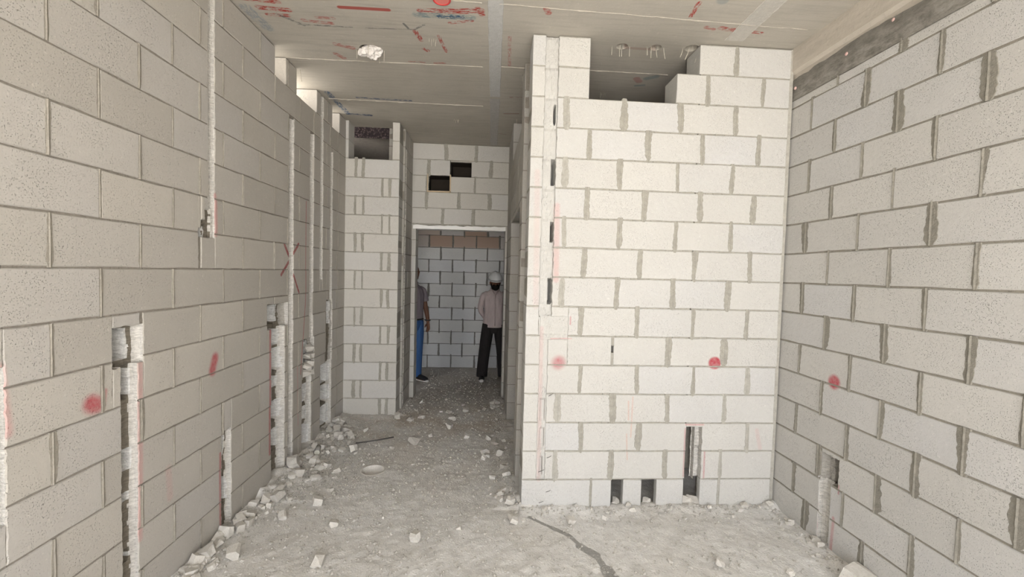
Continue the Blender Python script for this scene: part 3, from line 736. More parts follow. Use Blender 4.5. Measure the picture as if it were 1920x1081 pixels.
c = nt.mix(nt.math('MULTIPLY', nt.map(yy, 3.2, 4.6, 0, 1), nt.map(nt.noise(p, 2.1, 3), .42, .6, .15, .8)), c, (.50, .44, .37))
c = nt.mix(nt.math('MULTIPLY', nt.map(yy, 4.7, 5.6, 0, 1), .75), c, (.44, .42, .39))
sepc = nt.new('ShaderNodeSeparateColor'); nt.put(sepc.inputs[0], vc)
c = nt.mix(nt.math('MULTIPLY', nt.map(vd, .30, .18), nt.map(sepc.outputs[0], .72, .80)), c, (.80, .785, .75))
sep2 = nt.new('ShaderNodeSeparateColor'); nt.put(sep2.inputs[0], vc2)
c = nt.mix(nt.math('MULTIPLY', nt.map(vd2, .22, .12), nt.map(sep2.outputs[0], .80, .86)), c, (.78, .765, .73))
c = nt.mix(nt.map(fine, .40, .30, 0, .4), c, (.30, .28, .25))
ms = None
for a, b, r in (((.33, 2.78), (.46, 2.68), .014), ((.46, 2.68), (.56, 2.58), .018), ((.56, 2.58), (.61, 2.48), .017), ((.61, 2.48), (.68, 2.40), .034), ((.68, 2.40), (.70, 2.30), .022), ((.71, 2.27), (.72, 2.18), .042), ((.72, 2.2), (.74, 2.0), .05)):
    m = nt.capsule(nt.vm('ADD', xy, nt.scale(nt.vm('SUBTRACT', nt.new('ShaderNodeTexNoise') and nt.pos(), nt.pos()), 0.0)), a, b, r, .3)
    ms = m if ms is None else nt.math('MAXIMUM', ms, m)
ms = nt.math('MULTIPLY', ms, nt.map(mid, .30, .42, .3, 1))
c = nt.mix(nt.math('MULTIPLY', ms, .85), c, (.27, .265, .25))
hgt = nt.math('ADD', nt.math('MULTIPLY', mid, 1.0), nt.math('MULTIPLY', nt.map(vd, .5, 0), .35)); hgt = nt.math('ADD', hgt, nt.math('MULTIPLY', fine, .4))
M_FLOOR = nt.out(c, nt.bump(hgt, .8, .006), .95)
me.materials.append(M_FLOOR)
floor = bpy.data.objects.new('floor', me); COL.objects.link(floor)
link('floor_slab', boxes('floor_slab', [(a, b, c, d, -.25, -.035) for a, b, c, d, _ in rect_sub([(-4.0, 4.4, YB, 7.3, (0,)*4)], (FH[0]-.11, FH[0]+.11, FH[1]-.11, FH[1]+.11))]), floor, None, mortar_mat('slab_concrete', (.5, .49, .47)))
tag(floor, 'dusty grey concrete floor strewn with debris', None, None, 'structure')
M_HOLE = mortar_mat('cored_hole', (.80, .77, .72), .15)
n = 36; V = []
for z, r_ in ((.004, FH[2]+.010), (.006, FH[2]+.001), (-.16, FH[2]), (-.16, .0)):
    for i in range(n): V.append((r_*math.cos(2*PI*i/n), r_*math.sin(2*PI*i/n), z))
F = [(k*n+i, k*n+(i+1) % n, (k+1)*n+(i+1) % n, (k+1)*n+i) for k in range(3) for i in range(n)]
link('cored_hole', mesh('cored_hole', V, F, False), floor, (FH[0], FH[1], 0), M_HOLE)

# ------------------------------------------------------------------ hidden shells: neighbouring rooms, rear parts, outside ground
M_SHELL = mortar_mat('shell_concrete', (.58, .56, .52), .15)
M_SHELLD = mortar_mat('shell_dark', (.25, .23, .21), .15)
def shell(name, b, mat, label):
    o = link(name, boxes(name, [b]), None, None, mat); tag(o, label, None, None, 'structure'); return o
shell('wall_left_rear', (-1.815, -1.615, YB, .30, 0, 3.2), M_SHELL, 'left wall beside and behind the camera')
shell('wall_right_rear', (2.11, 2.31, YB, .41, 0, 3.0), M_SHELL, 'right wall beside and behind the camera')
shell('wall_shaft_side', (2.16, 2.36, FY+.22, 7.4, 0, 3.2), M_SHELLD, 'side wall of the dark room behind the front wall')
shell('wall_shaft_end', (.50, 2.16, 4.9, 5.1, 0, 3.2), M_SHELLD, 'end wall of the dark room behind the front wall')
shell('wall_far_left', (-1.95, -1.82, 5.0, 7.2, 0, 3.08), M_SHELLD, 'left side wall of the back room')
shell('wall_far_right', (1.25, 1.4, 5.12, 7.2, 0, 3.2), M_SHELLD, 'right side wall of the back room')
shell('wall_next_room_end', (-3.6, -1.96, 5.0, 5.2, 0, 3.08), M_SHELL, 'end wall of the daylit room to the left')
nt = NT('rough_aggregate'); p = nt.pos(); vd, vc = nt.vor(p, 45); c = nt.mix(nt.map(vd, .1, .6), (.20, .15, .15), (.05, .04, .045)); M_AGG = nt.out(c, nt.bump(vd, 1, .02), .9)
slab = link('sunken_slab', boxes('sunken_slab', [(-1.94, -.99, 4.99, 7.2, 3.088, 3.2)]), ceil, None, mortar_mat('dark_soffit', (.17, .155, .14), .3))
V, F = [], []; nx, nz = 90, 10
for i in range(nz+1):
    for k in range(nx+1):
        x = -1.94+.95*k/nx; z = 3.085+.118*i/nz; V.append((x, 4.975 + .018*noise.noise(Vector((x*45, z*60, 0))) + .008*noise.noise(Vector((x*110, z*110, 3))), z))
for i in range(nz):
    for k in range(nx): F.append((i*(nx+1)+k, i*(nx+1)+k+1, (i+1)*(nx+1)+k+1, (i+1)*(nx+1)+k))
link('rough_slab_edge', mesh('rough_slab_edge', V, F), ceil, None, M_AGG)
o = link('ground', boxes('ground', [(-40, 40, -60, YB, -.4, -.05), (-60, -4.0, YB, 40, -.4, -.05)]), None, None, mortar_mat('pale_ground', (.72, .68, .62))); tag(o, 'pale ground outside behind the camera', None, None, 'structure')

# ------------------------------------------------------------------ GRAVEL (uncountable) and RUBBLE
rs = np.random.RandomState(4)
def in_room(x, y):
    a = (x > -1.54) & (x < 2.08) & (y > 1.9) & (y < FY-.005); b = (x > -1.51) & (x < .26) & (y > FY-.01) & (y < 4.74)
    c_ = (x > -.90) & (x < .25) & (y >= 4.74) & (y < 5.45); d_ = (x > -.85) & (x < .23) & (y >= 5.45) & (y < 7.15)
    return (a | b | c_ | d_) & (np.hypot(x-FH[0], y-FH[1]) > .12)
def pick(n):
    P = []
    while len(P) < n:
        x = rs.uniform(-1.54, 2.08); y = rs.uniform(1.9, 7.1)
        bk = float(bank(np.array([x]), np.array([y]))[0])
        zone = .25*(x < -.9)*(3.0 < y < 4.6)
        if rs.rand() < .10 + min(.8, bk*20) + zone and bool(in_room(np.array([x]), np.array([y]))[0]): P.append((x, y, bk))
    return P
octv = np.array([(1,0,0),(-1,0,0),(0,1,0),(0,-1,0),(0,0,1),(0,0,-1)], float); octf = [(0,2,4),(2,1,4),(1,3,4),(3,0,4),(2,0,5),(1,2,5),(3,1,5),(0,3,5)]
def gravel(name, n, rmin, rmax, mat, label):
    P = pick(n); V = []; F = []
    X = np.array([q[0] for q in P]); Y = np.array([q[1] for q in P]); Z = fheight(X, Y)
    for i in range(n):
        r_ = rmin + (rmax-rmin)*rs.rand()**2.6
        v = octv*np.array([r_*rs.uniform(.7, 1.3), r_*rs.uniform(.7, 1.3), r_*rs.uniform(.45, .9)]) + rs.uniform(-.25, .25, (6, 3))*r_
        a = rs.uniform(0, 6.28); c_, s_ = math.cos(a), math.sin(a)
        v = np.stack([v[:, 0]*c_-v[:, 1]*s_, v[:, 0]*s_+v[:, 1]*c_, v[:, 2]], 1) + np.array([X[i], Y[i], Z[i]+r_*.35])
        F += [tuple(k+6*i for k in f) for f in octf]; V.append(v)
    V = np.concatenate(V); o = link(name, mesh(name, V.tolist(), F), None, None, mat)
    tag(o, label, 'gravel', None, 'stuff'); return o
M_GRAV = mortar_mat('block_grit', (.60, .58, .54), .35)
gravel('gravel', 14000, .0025, .013, M_GRAV, 'fine pale grit and gravel scattered over the dusty floor')
nt = NT('broken_block'); p = nt.pos(); a = nt.noise(p, 40, 4, .7); b = nt.noise(p, 150, 2)
c = nt.mix(nt.map(a, .3, .7), (.60, .58, .54), (.74, .72, .68)); c = nt.mix(nt.map(b, .40, .30, 0, .5), c, (.36, .34, .31))
c = nt.mix(nt.map(nt.rnd(), 0, 1, 0, .35), c, (.45, .42, .37)); M_RUB = nt.out(c, nt.bump(nt.math('ADD', a, b), .6, .004), .95)
def chunk_mesh(rng, sx, sy, sz, cuts=5, box=.5):
    bm = bmesh.new(); bmesh.ops.create_cube(bm, size=1)
    for v in bm.verts: v.co = Vector([c*rng.uniform(.75, 1.05) for c in v.co])
    for _ in range(cuts):
        n_ = Vector((rng.gauss(0, 1), rng.gauss(0, 1), rng.gauss(0, 1))).normalized()
        g = bmesh.ops.bisect_plane(bm, geom=bm.verts[:]+bm.edges[:]+bm.faces[:], plane_co=n_*rng.uniform(.36, .55), plane_no=n_, clear_outer=True)
        es = [e for e in g['geom_cut'] if isinstance(e, bmesh.types.BMEdge)]
        if es: bmesh.ops.edgeloop_fill(bm, edges=es)
    for v in bm.verts: v.co = Vector((v.co.x*sx, v.co.y*sy, v.co.z*sz))
    bmesh.ops.recalc_face_normals(bm, faces=bm.faces[:])
    me = bpy.data.meshes.new('rubble'); bm.to_mesh(me); bm.free(); me.materials.append(M_RUB); return me
rk = random.Random(21)
CH_M = [chunk_mesh(rk, 1, rk.uniform(.6, .95), rk.uniform(.45, .8)) for _ in range(14)]
def chunk(name, x, y, size, label, group=None, rot=None, me=None, sink=.12, z=None, cat='block fragment'):
    me = me or rk.choice(CH_M); o = link(name, me, None)
    o.scale = (size, size, size)
    rot = rot or (rk.uniform(-.5, .5), rk.uniform(-.5, .5), rk.uniform(0, 6.28)); o.rotation_euler = rot
    M = Matrix.Scale(size, 3); Rm = o.rotation_euler.to_matrix()
    lo = min((Rm @ (v.co*size)).z for v in me.vertices); hi = max((Rm @ (v.co*size)).z for v in me.vertices)
    base = float(fheight(x, y)) if z is None else z
    o.location = (x, y, base - lo - (hi-lo)*sink); tag(o, label, cat, group); return o
special = [  # x, y, size, label
 (-.88, 2.36, .085, 'upright white block fragment alone in the left foreground of the floor'),
 (-.92, 2.72, .062, 'flat white chip lying in the left middle of the floor'),
 (-1.11, 2.96, .065, 'squarish pale fragment standing near the left wall debris'),
 (-.38, 2.55, .066, 'diamond-shaped white fragment alone in the middle foreground'),
 (.22, 2.735, .085, 'white rectangular block fragment by the corner of the front wall'),
 (.215, 2.93, .070, 'pale cube fragment just behind the corner of the front wall'),
 (-.62, 4.00, .095, 'largest pale fragment in the middle of the corridor floor'),
 (1.36, 2.28, .050, 'small white chip on the right foreground of the floor'),
 (-1.36, 2.42, .085, 'white fragment in front of the left wall debris'),
 (-1.49, 2.40, .095, 'pointed white fragment leaning beside the left wall'),
 (-1.40, 3.02, .095, 'rounded pale lump at the edge of the left wall debris'),
 (-1.47, 3.42, .125, 'large squared fragment against the wide chase in the left wall'),
 (-1.27, 2.80, .060, 'pinkish-stained fragment near the short chase'),
 (-.33, 4.42, .070, 'grey lump in the corridor left of the pair of chips'),
 (-.14, 4.15, .060, 'smooth white chip on the right side of the corridor floor'),
 (-.50, 4.18, .060, 'small lump behind the largest corridor fragment'),
 (.06, 3.72, .050, 'pale chip before the corridor opening'),
 (.60, 2.72, .055, 'pale lump lying in front of the front wall'),
 (1.03, 2.86, .045, 'chip in front of the middle hole of the front wall'),
 (-.92, 4.70, .085, 'pale fragment at the foot of the narrow pier'),
 (2.02, 2.09, .15, 'broad pale slab fragment in the right foreground corner'),
 (-.73, 5.20, .070, 'grey fragment by the left foot of the doorway'),
 (.13, 5.10, .075, 'grey fragment by the right side of the doorway'),
]
for x, y, s_, lb in special: chunk('block_fragment', x, y, s_, lb, sink=.10)
def scatter(n, fx, smin, smax, label, group):
    for _ in range(n):
        x, y = fx(); 
        if not bool(in_room(np.array([x]), np.array([y]))[0]): continue
        chunk('block_fragment', x, y, smin+(smax-smin)*rk.random()**1.8, label, group, sink=.2)
def alongL(a, b, w): return lambda: ((lambda y: (-1.5669+(y-1.6545)*.0165 + .03 + abs(rk.gauss(0, w)), y))(rk.uniform(a, b)))
scatter(60, alongL(2.15, 3.0, .07), .025, .08, 'broken pale block chunk heaped at the near foot of the left wall', 'rubble heaped at the near foot of the left wall')
scatter(105, alongL(3.0, 4.45, .17), .022, .09, 'broken pale block chunk in the debris below the wide chases of the left wall', 'rubble below the wide chases')
scatter(22, lambda: (rk.uniform(.02, .25), rk.uniform(2.95, 4.3)), .025, .085, 'broken block chunk along the right side of the corridor', 'rubble along the right side of the corridor')
scatter(24, lambda: (rk.uniform(-.88, .22), rk.uniform(4.5, 5.4)), .025, .08, 'broken block chunk on the corridor floor before the doorway', 'rubble before the doorway')
scatter(16, lambda: (rk.uniform(.35, 2.0), FY-.02-abs(rk.gauss(0, .05))), .02, .05, 'small block chunk along the foot of the front wall', 'rubble along the foot of the front wall')
scatter(18, lambda: (2.07-abs(rk.gauss(0, .03)), rk.uniform(1.95, 2.85)), .02, .05, 'small block chunk along the foot of the right wall', 'rubble along the foot of the right wall')
scatter(34, lambda: (rk.uniform(-1.2, 2.0), rk.uniform(2.1, 4.6)), .015, .04, 'small loose chip on the open floor', 'loose chips on the open floor')
# rubble lodged in the niche of the second conduit chase and in the holes at the foot of the front wall
ML = WL.o.matrix_basis
nich = 'broken chunk lodged in the shattered niche of the left wall'
for s_, z in ((2.14, .67), (2.20, .68), (2.26, .665), (2.17, .74), (2.23, .745), (2.20, .81), (2.25, .82), (2.22, .88)):
    p_ = Vector((O_L[0], O_L[1], 0)) + Vector((math.cos(A_L), math.sin(A_L), 0))*s_ + Vector((-1, 0, 0))*.012
    chunk('block_fragment', p_.x, p_.y, rk.uniform(.06, .09), nich, 'chunks lodged in the niche', z=z, sink=.0)
for x, s_, lb in ((.965, .06, 'chunk inside the left of the two small holes in the front wall'), (1.19, .06, 'chunk inside the right of the two small holes in the front wall')):
    chunk('block_fragment', x, FY+.05, s_, lb, z=.0)
chunk('block_fragment', 1.475, FY+.05, .10, 'rough chunk filling the left of the tall slot foot', z=.0, rot=(.2, .3, 1))
chunk('block_fragment', 1.515, FY+.035, .09, 'pale chunk leaning out of the tall slot foot', z=.0, rot=(.7, .2, .4))
# small oddments
M_DARK = plain('dark_metal', (.10, .095, .09), .5, .4)
rd = link('metal_strip', tube('metal_strip', [(-.17, -.05, 0), (.0, .0, .006), (.15, .07, .010)], .006, 6), None, (-.98, 4.02, .018), M_DARK); tag(rd, 'thin dark metal strip lying in the dust near the narrow pier', 'metal strip')
V = [(.022*math.cos(2*PI*i/18)*q, -.10*t, .022*math.sin(2*PI*i/18)*q) for t, q in ((0, 1), (1, 1), (1, .8), (0, .8)) for i in range(18)]
F = [(k*18+i, k*18+(i+1) % 18, ((k+1) % 4)*18+(i+1) % 18, ((k+1) % 4)*18+i) for k in range(4) for i in range(18)]
pc = bpy.data.objects.new('pipe_offcut', None); COL.objects.link(pc); pc.location = (-1.42, 3.80, .055); pc.rotation_euler = (.1, 0, .25)
tag(pc, 'short white plastic pipe offcut with its pale open end towards the camera', 'pipe')
M_PVC = plain('white_pvc', (.80, .79, .72), .4, .4)
link('pipe_body', mesh('pipe_body', V, F, True), pc, None, plain('grey_dusty_pvc', (.35, .34, .32), .6, .3))
V = [(.021*math.cos(2*PI*i/18), y_, .021*math.sin(2*PI*i/18)) for y_ in (-.102, -.092) for i in range(18)]
link('end_cap', mesh('end_cap', V, [tuple(range(18)), tuple(range(18, 36))[::-1]]+[(i, (i+1) % 18, 18+(i+1) % 18, 18+i) for i in range(18)]), pc, None, M_PVC)
# tie nails sticking out along the filled chase of the front wall
for x, z in ((.447, .775), (.447, .345), (.447, .105), (.40, .25), (.40, .03)):
    link('nail', tube('nail', [(0, .01, 0), (.022, -.018, .022), (.034, -.03, .036)], .0016, 5), WF.o, (x, 0, z), M_DARK)
# tie wire across the right wall chase
link('tie_wire', tube('tie_wire', [(0, -.006, 0), (.03, -.012, -.004), (.075, -.008, .004)], .0018, 5), WR.o, (.236, 0, .20), M_WIRE)

# ------------------------------------------------------------------ PEOPLE
def limb(bm, pts, rad, flat=1.0, n=14, axis=None):
    """a tapering limb swept through joints; rad is a list of (rx, ry) or r"""
    P = [Vector(p) for p in pts]; rings = []
    # resample smoothly
    Q, Rr = [], []
    m = len(P)
    for i in range(m-1):
        p0, p1, p2, p3 = P[max(i-1, 0)], P[i], P[i+1], P[min(i+2, m-1)]
        a, b = rad[i], rad[i+1]
        a = a if isinstance(a, tuple) else (a, a); b = b if isinstance(b, tuple) else (b, b)
        for k in range(4):
            t = k/4; q = .5*((2*p1)+(-p0+p2)*t+(2*p0-5*p1+4*p2-p3)*t*t+(-p0+3*p1-3*p2+p3)*t**3)
            Q.append(q); Rr.append((a[0]+(b[0]-a[0])*t, a[1]+(b[1]-a[1])*t))
    b = rad[-1]; Q.append(P[-1]); Rr.append(b if isinstance(b, tuple) else (b, b))
    for i, q in enumerate(Q):
        t = (Q[min(i+1, len(Q)-1)]-Q[max(i-1, 0)]).normalized()
        ax = Vector(axis) if axis else Vector((1, 0, 0))
        if abs(t.dot(ax)) > .9: ax = Vector((0, 1, 0))
        u = (ax - t*t.dot(ax)).normalized(); v = t.cross(u)
        rings.append([bm.verts.new(q + u*math.cos(2*PI*k/n)*Rr[i][0] + v*math.sin(2*PI*k/n)*Rr[i][1]) for k in range(n)])
    for a_, b_ in zip(rings[:-1], rings[1:]):
        for k in range(n): bm.faces.new((a_[k], a_[(k+1) % n], b_[(k+1) % n], b_[k]))
    for rg_, s_ in ((rings[0], -1), (rings[-1], 1)):
        c = bm.verts.new(sum((v.co for v in rg_), Vector())/n + ((rings[0][0].co-rings[1][0].co) if s_ < 0 else (rings[-1][0].co-rings[-2][0].co))*.25)
        for k in range(n):
            if s_ > 0: bm.faces.new((rg_[k], rg_[(k+1) % n], c))
            else: bm.faces.new((rg_[(k+1) % n], rg_[k], c))
def ball(bm, c, r, scale=(1, 1, 1), rot=None):
    g = bmesh.ops.create_icosphere(bm, subdivisions=2, radius=r)
    for v in g['verts']:
        q = Vector((v.co.x*scale[0], v.co.y*scale[1], v.co.z*scale[2]))
        if rot is not None: q = rot @ q
        v.co = q + Vector(c)
def fuse(name, bm, parent, mat, voxel=.008, smooth=4):
    bmesh.ops.recalc_face_normals(bm, faces=bm.faces[:])
    me = bpy.data.meshes.new(name); bm.to_mesh(me); bm.free(); me.materials.append(mat)
    o = link(name, me, parent)
    m = o.modifiers.new('remesh', 'REMESH'); m.mode = 'VOXEL'; m.voxel_size = voxel; m.use_smooth_shade = True
    s_ = o.modifiers.new('smooth', 'SMOOTH'); s_.iterations = smooth; s_.factor = .5
    return o
M_SKIN = plain('skin_brown', (.16, .075, .045), .55, .4); M_HAIR = plain('black_hair', (.012, .010, .010), .8, .2, (90, .6))
def cloth(name, col, fold=18, dist=.6):
    nt = NT(name); p = nt.new('ShaderNodeTexCoord').outputs['Object']
    a = nt.noise(nt.vm('MULTIPLY', p, (1, 1, .35)), fold, 3)
    return nt.out(nt.mix(nt.map(a, .3, .7), tuple(x*.8 for x in col), col), nt.bump(a, dist, .03), .9)
def hand(bm, wrist, direction, palm_n, side, L=.17):
    """palm, four bent fingers of different length and a thumb from the side of the palm"""
    d = Vector(direction).normalized(); nrm = Vector(palm_n).normalized(); s_ = d.cross(nrm).normalized()*side
    w_ = Vector(wrist); limb(bm, [w_, w_+d*.04, w_+d*.085], [(.024, .020), (.036, .016), (.038, .014)], axis=s_)
    for k, (o_, l) in enumerate(((.029, .070), (.010, .078), (-.010, .073), (-.028, .058))):
        b_ = w_+d*.080+s_*o_; e = b_+d*l*.5+s_*o_*.15+nrm*.006; t = b_+d*l*.9+s_*o_*.2+nrm*.024
        limb(bm, [b_-d*.02, b_, e, t], [.009, .0095, .0085, .007], n=8)
    b_ = w_+d*.025+s_*.026; limb(bm, [b_, b_+d*.025+s_*.022+nrm*.01, b_+d*.055+s_*.026+nrm*.024], [.012, .011, .008], n=8)

# --- person 1: hard hat, head bowed, hands behind the back (stands at x 0.12, y 6.42)
def person_right():
    root = bpy.data.objects.new('person', None); COL.objects.link(root); root.location = (.150, 6.42, 0); root.rotation_euler = (0, 0, .10); root.scale = (.93, .95, 1)
    tag(root, 'bearded man in white hard hat and pale shirt, head bowed, hands behind his back', 'person')
    b = bmesh.new()
    limb(b, [(0, 0, .86), (0, -.005, 1.0), (0, .0, 1.18), (0, .01, 1.30), (0, .02, 1.36)], [(.15, .10), (.14, .095), (.145, .095), (.115, .075), (.05, .05)])
    limb(b, [(0, .02, 1.33), (0, -.005, 1.40), (0, -.03, 1.44)], [.055, .052, .05])
    ball(b, (0, -.055, 1.475), .098, (.80, .98, 1.10), Matrix.Rotation(.30, 3, 'X'))
    ball(b, (0, -.122, 1.41), .045, (.9, .8, .9)); ball(b, (0, -.158, 1.452), .016, (.8, 1.2, 1.3))
    for s_ in (-1, 1):
        ball(b, (s_*.080, -.045, 1.455), .024, (.4, .8, 1.2)); ball(b, (s_*.032, -.142, 1.472), .014)
        limb(b, [(s_*.13, .02, 1.25), (s_*.185, .03, 1.17), (s_*.208, .063, 1.05), (s_*.14, .13, .94), (s_*.05, .15, .87)], [.034, .036, .030, .026, .022])
        hand(b, (s_*.05, .14, .87), (-s_*.6, .1, -.6), (0, 1, 0), s_)
        limb(b, [(s_*.085, 0, .88), (s_*.108, -.005, .68), (s_*.135, -.01, .48), (s_*.155, .015, .26), (s_*.168, .02, .08)], [.085, .078, .055, .052, .038])
        limb(b, [(s_*.168, .04, .05), (s_*.178, -.06, .035), (s_*.188, -.15, .03)], [(.036, .035), (.04, .03), (.035, .02)])
    fuse('body', b, root, M_SKIN, .006, 2)
    b = bmesh.new()
    limb(b, [(0, 0, .80), (0, -.005, .92), (0, -.01, 1.05), (0, -.005, 1.16), (0, .01, 1.25), (0, .018, 1.31), (0, .022, 1.355)], [(.184, .134), (.172, .126), (.160, .118), (.176, .118), (.178, .105), (.130, .085), (.066, .062)])
    for s_ in (-1, 1):
        limb(b, [(s_*.11, .015, 1.285), (s_*.165, .02, 1.255), (s_*.198, .03, 1.17), (s_*.212, .065, 1.05), (s_*.14, .13, .94), (s_*.075, .15, .885)], [.050, .058, .052, .045, .040, .034])
    sh = fuse('shirt', b, root, cloth('pale_pink_shirt', (.58, .50, .50), 14, .5), .008, 5)
    c_ = [(-.07, -.098, 1.345), (-.045, -.105, 1.30), (0, -.118, 1.245), (.045, -.105, 1.30), (.07, -.098, 1.345)]
    link('collar', tube('collar', [(-.062, .0, 1.375), (-.06, -.05, 1.36), (-.03, -.095, 1.315), (0, -.122, 1.262), (.03, -.095, 1.315), (.06, -.05, 1.36), (.062, .0, 1.375)], .011, 8), root, None, cloth('collar_cloth', (.56, .48, .48)))
    link('button_placket', tube('button_placket', [(0, -.130, 1.25), (0, -.131, 1.10), (0, -.136, .95), (0, -.136, .83)], .007, 6), root, None, cloth('placket_cloth', (.55, .47, .47)))
    b = bmesh.new()
    limb(b, [(0, .005, .90), (0, 0, .80), (0, .01, .72)], [(.140, .102), (.158, .114), (.145, .105)])
    for s_ in (-1, 1):
        limb(b, [(s_*.088, 0, .84), (s_*.112, -.005, .66), (s_*.138, -.012, .47), (s_*.158, .005, .28), (s_*.172, .01, .10), (s_*.175, .0, .045)], [(.096, .108), (.098, .102), (.092, .090), (.090, .086), (.090, .094), (.088, .10)])
    fuse('trousers', b, root, cloth('charcoal_trousers', (.030, .027, .028), 12, .6), .008, 4)
    for s_ in (-1, 1):
        b = bmesh.new(); limb(b, [(s_*.170, .06, .05), (s_*.180, -.05, .045), (s_*.194, -.15, .038), (s_*.199, -.195, .032)], [(.040, .040), (.046, .042), (.046, .034), (.034, .022)])
        sh_ = fuse('shoe', b, root, plain('black_shoe', (.02, .02, .022), .5, .4), .007, 3)
        b = bmesh.new(); limb(b, [(s_*.197, -.185, .030), (s_*.202, -.215, .026)], [(.040, .026), (.030, .018)]); o_ = fuse('shoe_toe', b, sh_, plain('white_toe', (.70, .68, .66), .5, .3), .006, 2); o_['label'] = 'white toe cap'
    # beard and hair
    b = bmesh.new(); ball(b, (0, -.120, 1.395), .062, (.98, .72, .86)); ball(b, (0, -.09, 1.395), .068, (1.02, .7, .66))
    for s_ in (-1, 1): ball(b, (s_*.062, -.075, 1.43), .026, (.6, 1, 1.4))
    link_o = fuse('beard', b, root, M_HAIR, .006, 2)
    b = bmesh.new(); ball(b, (0, -.035, 1.490), .098, (.86, 1.0, .85)); fuse('hair', b, root, M_HAIR, .007, 2)
    # hard hat: shell with brim and ridge
    Rx = Matrix.Rotation(.20, 4, 'X'); hp = Matrix.Translation((0, -.060, 1.512)) @ Rx
    V, F = [], []; n, m = 28, 9
    for k in range(m):
        t = k/(m-1)*PI/2
        for i in range(n):
            a = 2*PI*i/n; r_ = math.cos(t); rx, ry = .112, .134
            rid = .006*math.exp(-((math.cos(a)*r_)**2)/.01)*(k > 1)
            V.append((rx*r_*math.cos(a), ry*r_*math.sin(a), .118*math.sin(t)+rid))
    for k in range(m-1):
        for i in range(n): F.append((k*n+i, k*n+(i+1) % n, (k+1)*n+(i+1) % n, (k+1)*n+i))
    hat = link('hard_hat', mesh('hard_hat', V, F, True), root, None, plain('white_hat', (.78, .80, .82), .3, .5)); hat.matrix_local = hp
    hat.modifiers.new('thick', 'SOLIDIFY').thickness = .004
    V, F = [], []
    for i in range(n):
        a = 2*PI*i/n; peak = .045*max(0, -math.sin(a))**2 + .010
        V += [(.112*math.cos(a), .134*math.sin(a), .002), ((.112+peak*.5)*math.cos(a), (.134+peak)*math.sin(a), -.010)]
    for i in range(n): j = (i+1) % n; F.append((2*i, 2*j, 2*j+1, 2*i+1))
    br = link('brim', mesh('brim', V, F, True), hat, None, hat.data.materials[0]); br.modifiers.new('thick', 'SOLIDIFY').thickness = .004
    return root
person_right()
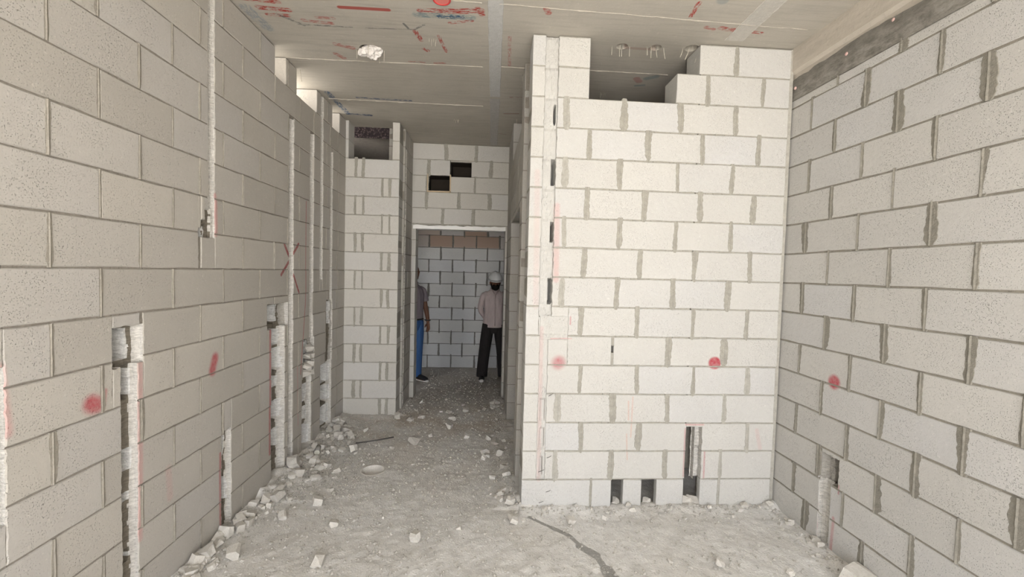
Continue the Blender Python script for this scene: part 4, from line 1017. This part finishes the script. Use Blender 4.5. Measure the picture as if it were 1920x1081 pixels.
# --- person 2: turned to the right, half hidden by the left jamb
def person_left():
    root = bpy.data.objects.new('person', None); COL.objects.link(root); root.location = (-1.035, 6.26, 0); root.rotation_euler = (0, 0, .75)
    tag(root, 'man in grey-lilac polo shirt and blue jeans half hidden behind the left doorway jamb', 'person')
    b = bmesh.new()
    limb(b, [(0, 0, .90), (0, -.005, 1.05), (0, .0, 1.22), (0, .01, 1.36), (0, .015, 1.42)], [(.15, .105), (.14, .10), (.15, .10), (.115, .075), (.05, .05)])
    limb(b, [(0, .015, 1.40), (0, .0, 1.47), (0, -.01, 1.52)], [.056, .054, .052])
    ball(b, (0, -.02, 1.580), .100, (.80, .98, 1.14)); ball(b, (0, -.08, 1.515), .045, (.9, .8, .9)); ball(b, (0, -.122, 1.565), .017, (.8, 1.2, 1.4))
    for s_ in (-1, 1):
        ball(b, (s_*.082, -.015, 1.57), .025, (.4, .8, 1.2)); ball(b, (s_*.034, -.103, 1.590), .014)
        limb(b, [(s_*.14, .01, 1.29), (s_*.20, .01, 1.21), (s_*.225, .0, 1.09), (s_*.235, -.035, .96), (s_*.230, -.065, .86)], [.038, .040, .036, .032, .025])
        hand(b, (s_*.230, -.065, .86), (0, -.15, -1), (-s_, 0, 0), -s_ if s_ < 0 else s_)
        limb(b, [(s_*.085, 0, .92), (s_*.095, -.01, .70), (s_*.10, -.01, .50), (s_*.105, .01, .27), (s_*.11, .02, .08)], [.088, .080, .058, .054, .038])
        limb(b, [(s_*.11, .04, .05), (s_*.12, -.06, .035), (s_*.13, -.16, .03)], [(.036, .035), (.04, .03), (.035, .02)])
    fuse('body', b, root, M_SKIN, .006, 2)
    b = bmesh.new()
    limb(b, [(0, 0, .925), (0, -.005, 1.0), (0, -.01, 1.12), (0, -.005, 1.24), (0, .01, 1.33), (0, .014, 1.385), (0, .018, 1.43)], [(.172, .128), (.168, .125), (.170, .122), (.182, .122), (.175, .105), (.125, .085), (.064, .062)])
    for s_ in (-1, 1): limb(b, [(s_*.12, .01, 1.345), (s_*.175, .01, 1.31), (s_*.208, .008, 1.23), (s_*.222, .006, 1.16)], [.050, .060, .058, .058])
    fuse('polo_shirt', b, root, cloth('lilac_grey_polo', (.25, .22, .25), 14, .4), .008, 4)
    link('collar', tube('collar', [(-.058, .03, 1.45), (-.062, -.03, 1.44), (-.03, -.07, 1.41), (0, -.09, 1.38), (.03, -.07, 1.41), (.062, -.03, 1.44), (.058, .03, 1.45)], .012, 8), root, None, cloth('polo_collar', (.22, .20, .23)))
    b = bmesh.new(); limb(b, [(0, .005, .94), (0, 0, .85), (0, .01, .77)], [(.162, .116), (.172, .12), (.15, .105)])
    for s_ in (-1, 1): limb(b, [(s_*.085, 0, .88), (s_*.095, -.01, .70), (s_*.10, -.012, .50), (s_*.108, .005, .30), (s_*.112, .01, .10), (s_*.113, .005, .05)], [(.094, .105), (.088, .094), (.070, .074), (.066, .068), (.060, .062), (.060, .064)])
    fuse('jeans', b, root, cloth('blue_jeans', (.055, .13, .32), 12, .5), .008, 4)
    link('belt', tube('belt', [(.166*math.cos(a), .122*math.sin(a), .912) for a in [2*PI*i/24 for i in range(25)]], .013, 6), root, None, plain('black_belt', (.02, .02, .02), .5))
    for s_ in (-1, 1):
        b = bmesh.new(); limb(b, [(s_*.112, .06, .058), (s_*.122, -.05, .052), (s_*.134, -.14, .044), (s_*.140, -.185, .038)], [(.040, .042), (.046, .044), (.046, .034), (.036, .024)])
        sh_ = fuse('shoe', b, root, plain('black_sneaker', (.015, .015, .018), .6, .3), .007, 3)
        b = bmesh.new(); limb(b, [(s_*.112, .08, .018), (s_*.122, -.05, .016), (s_*.134, -.14, .016), (s_*.141, -.20, .018)], [(.042, .014), (.048, .014), (.048, .014), (.036, .013)], axis=(1, 0, 0))
        o_ = fuse('sole', b, sh_, plain('white_sole', (.72, .72, .70), .5, .3), .006, 2); o_['label'] = 'white rubber sole'
        sw = link('wristwatch', tube('wristwatch', [(s_*.232+.036*math.cos(a), -.058+.036*math.sin(a), .885) for a in [2*PI*i/16 for i in range(17)]], .009, 6), root, None, plain('watch_black', (.02, .02, .022), .35, .5)) if s_ > 0 else None
    b = bmesh.new(); ball(b, (0, .0, 1.605), .100, (.84, .98, 1.0)); fuse('hair', b, root, M_HAIR, .007, 2)
    return root
person_left()
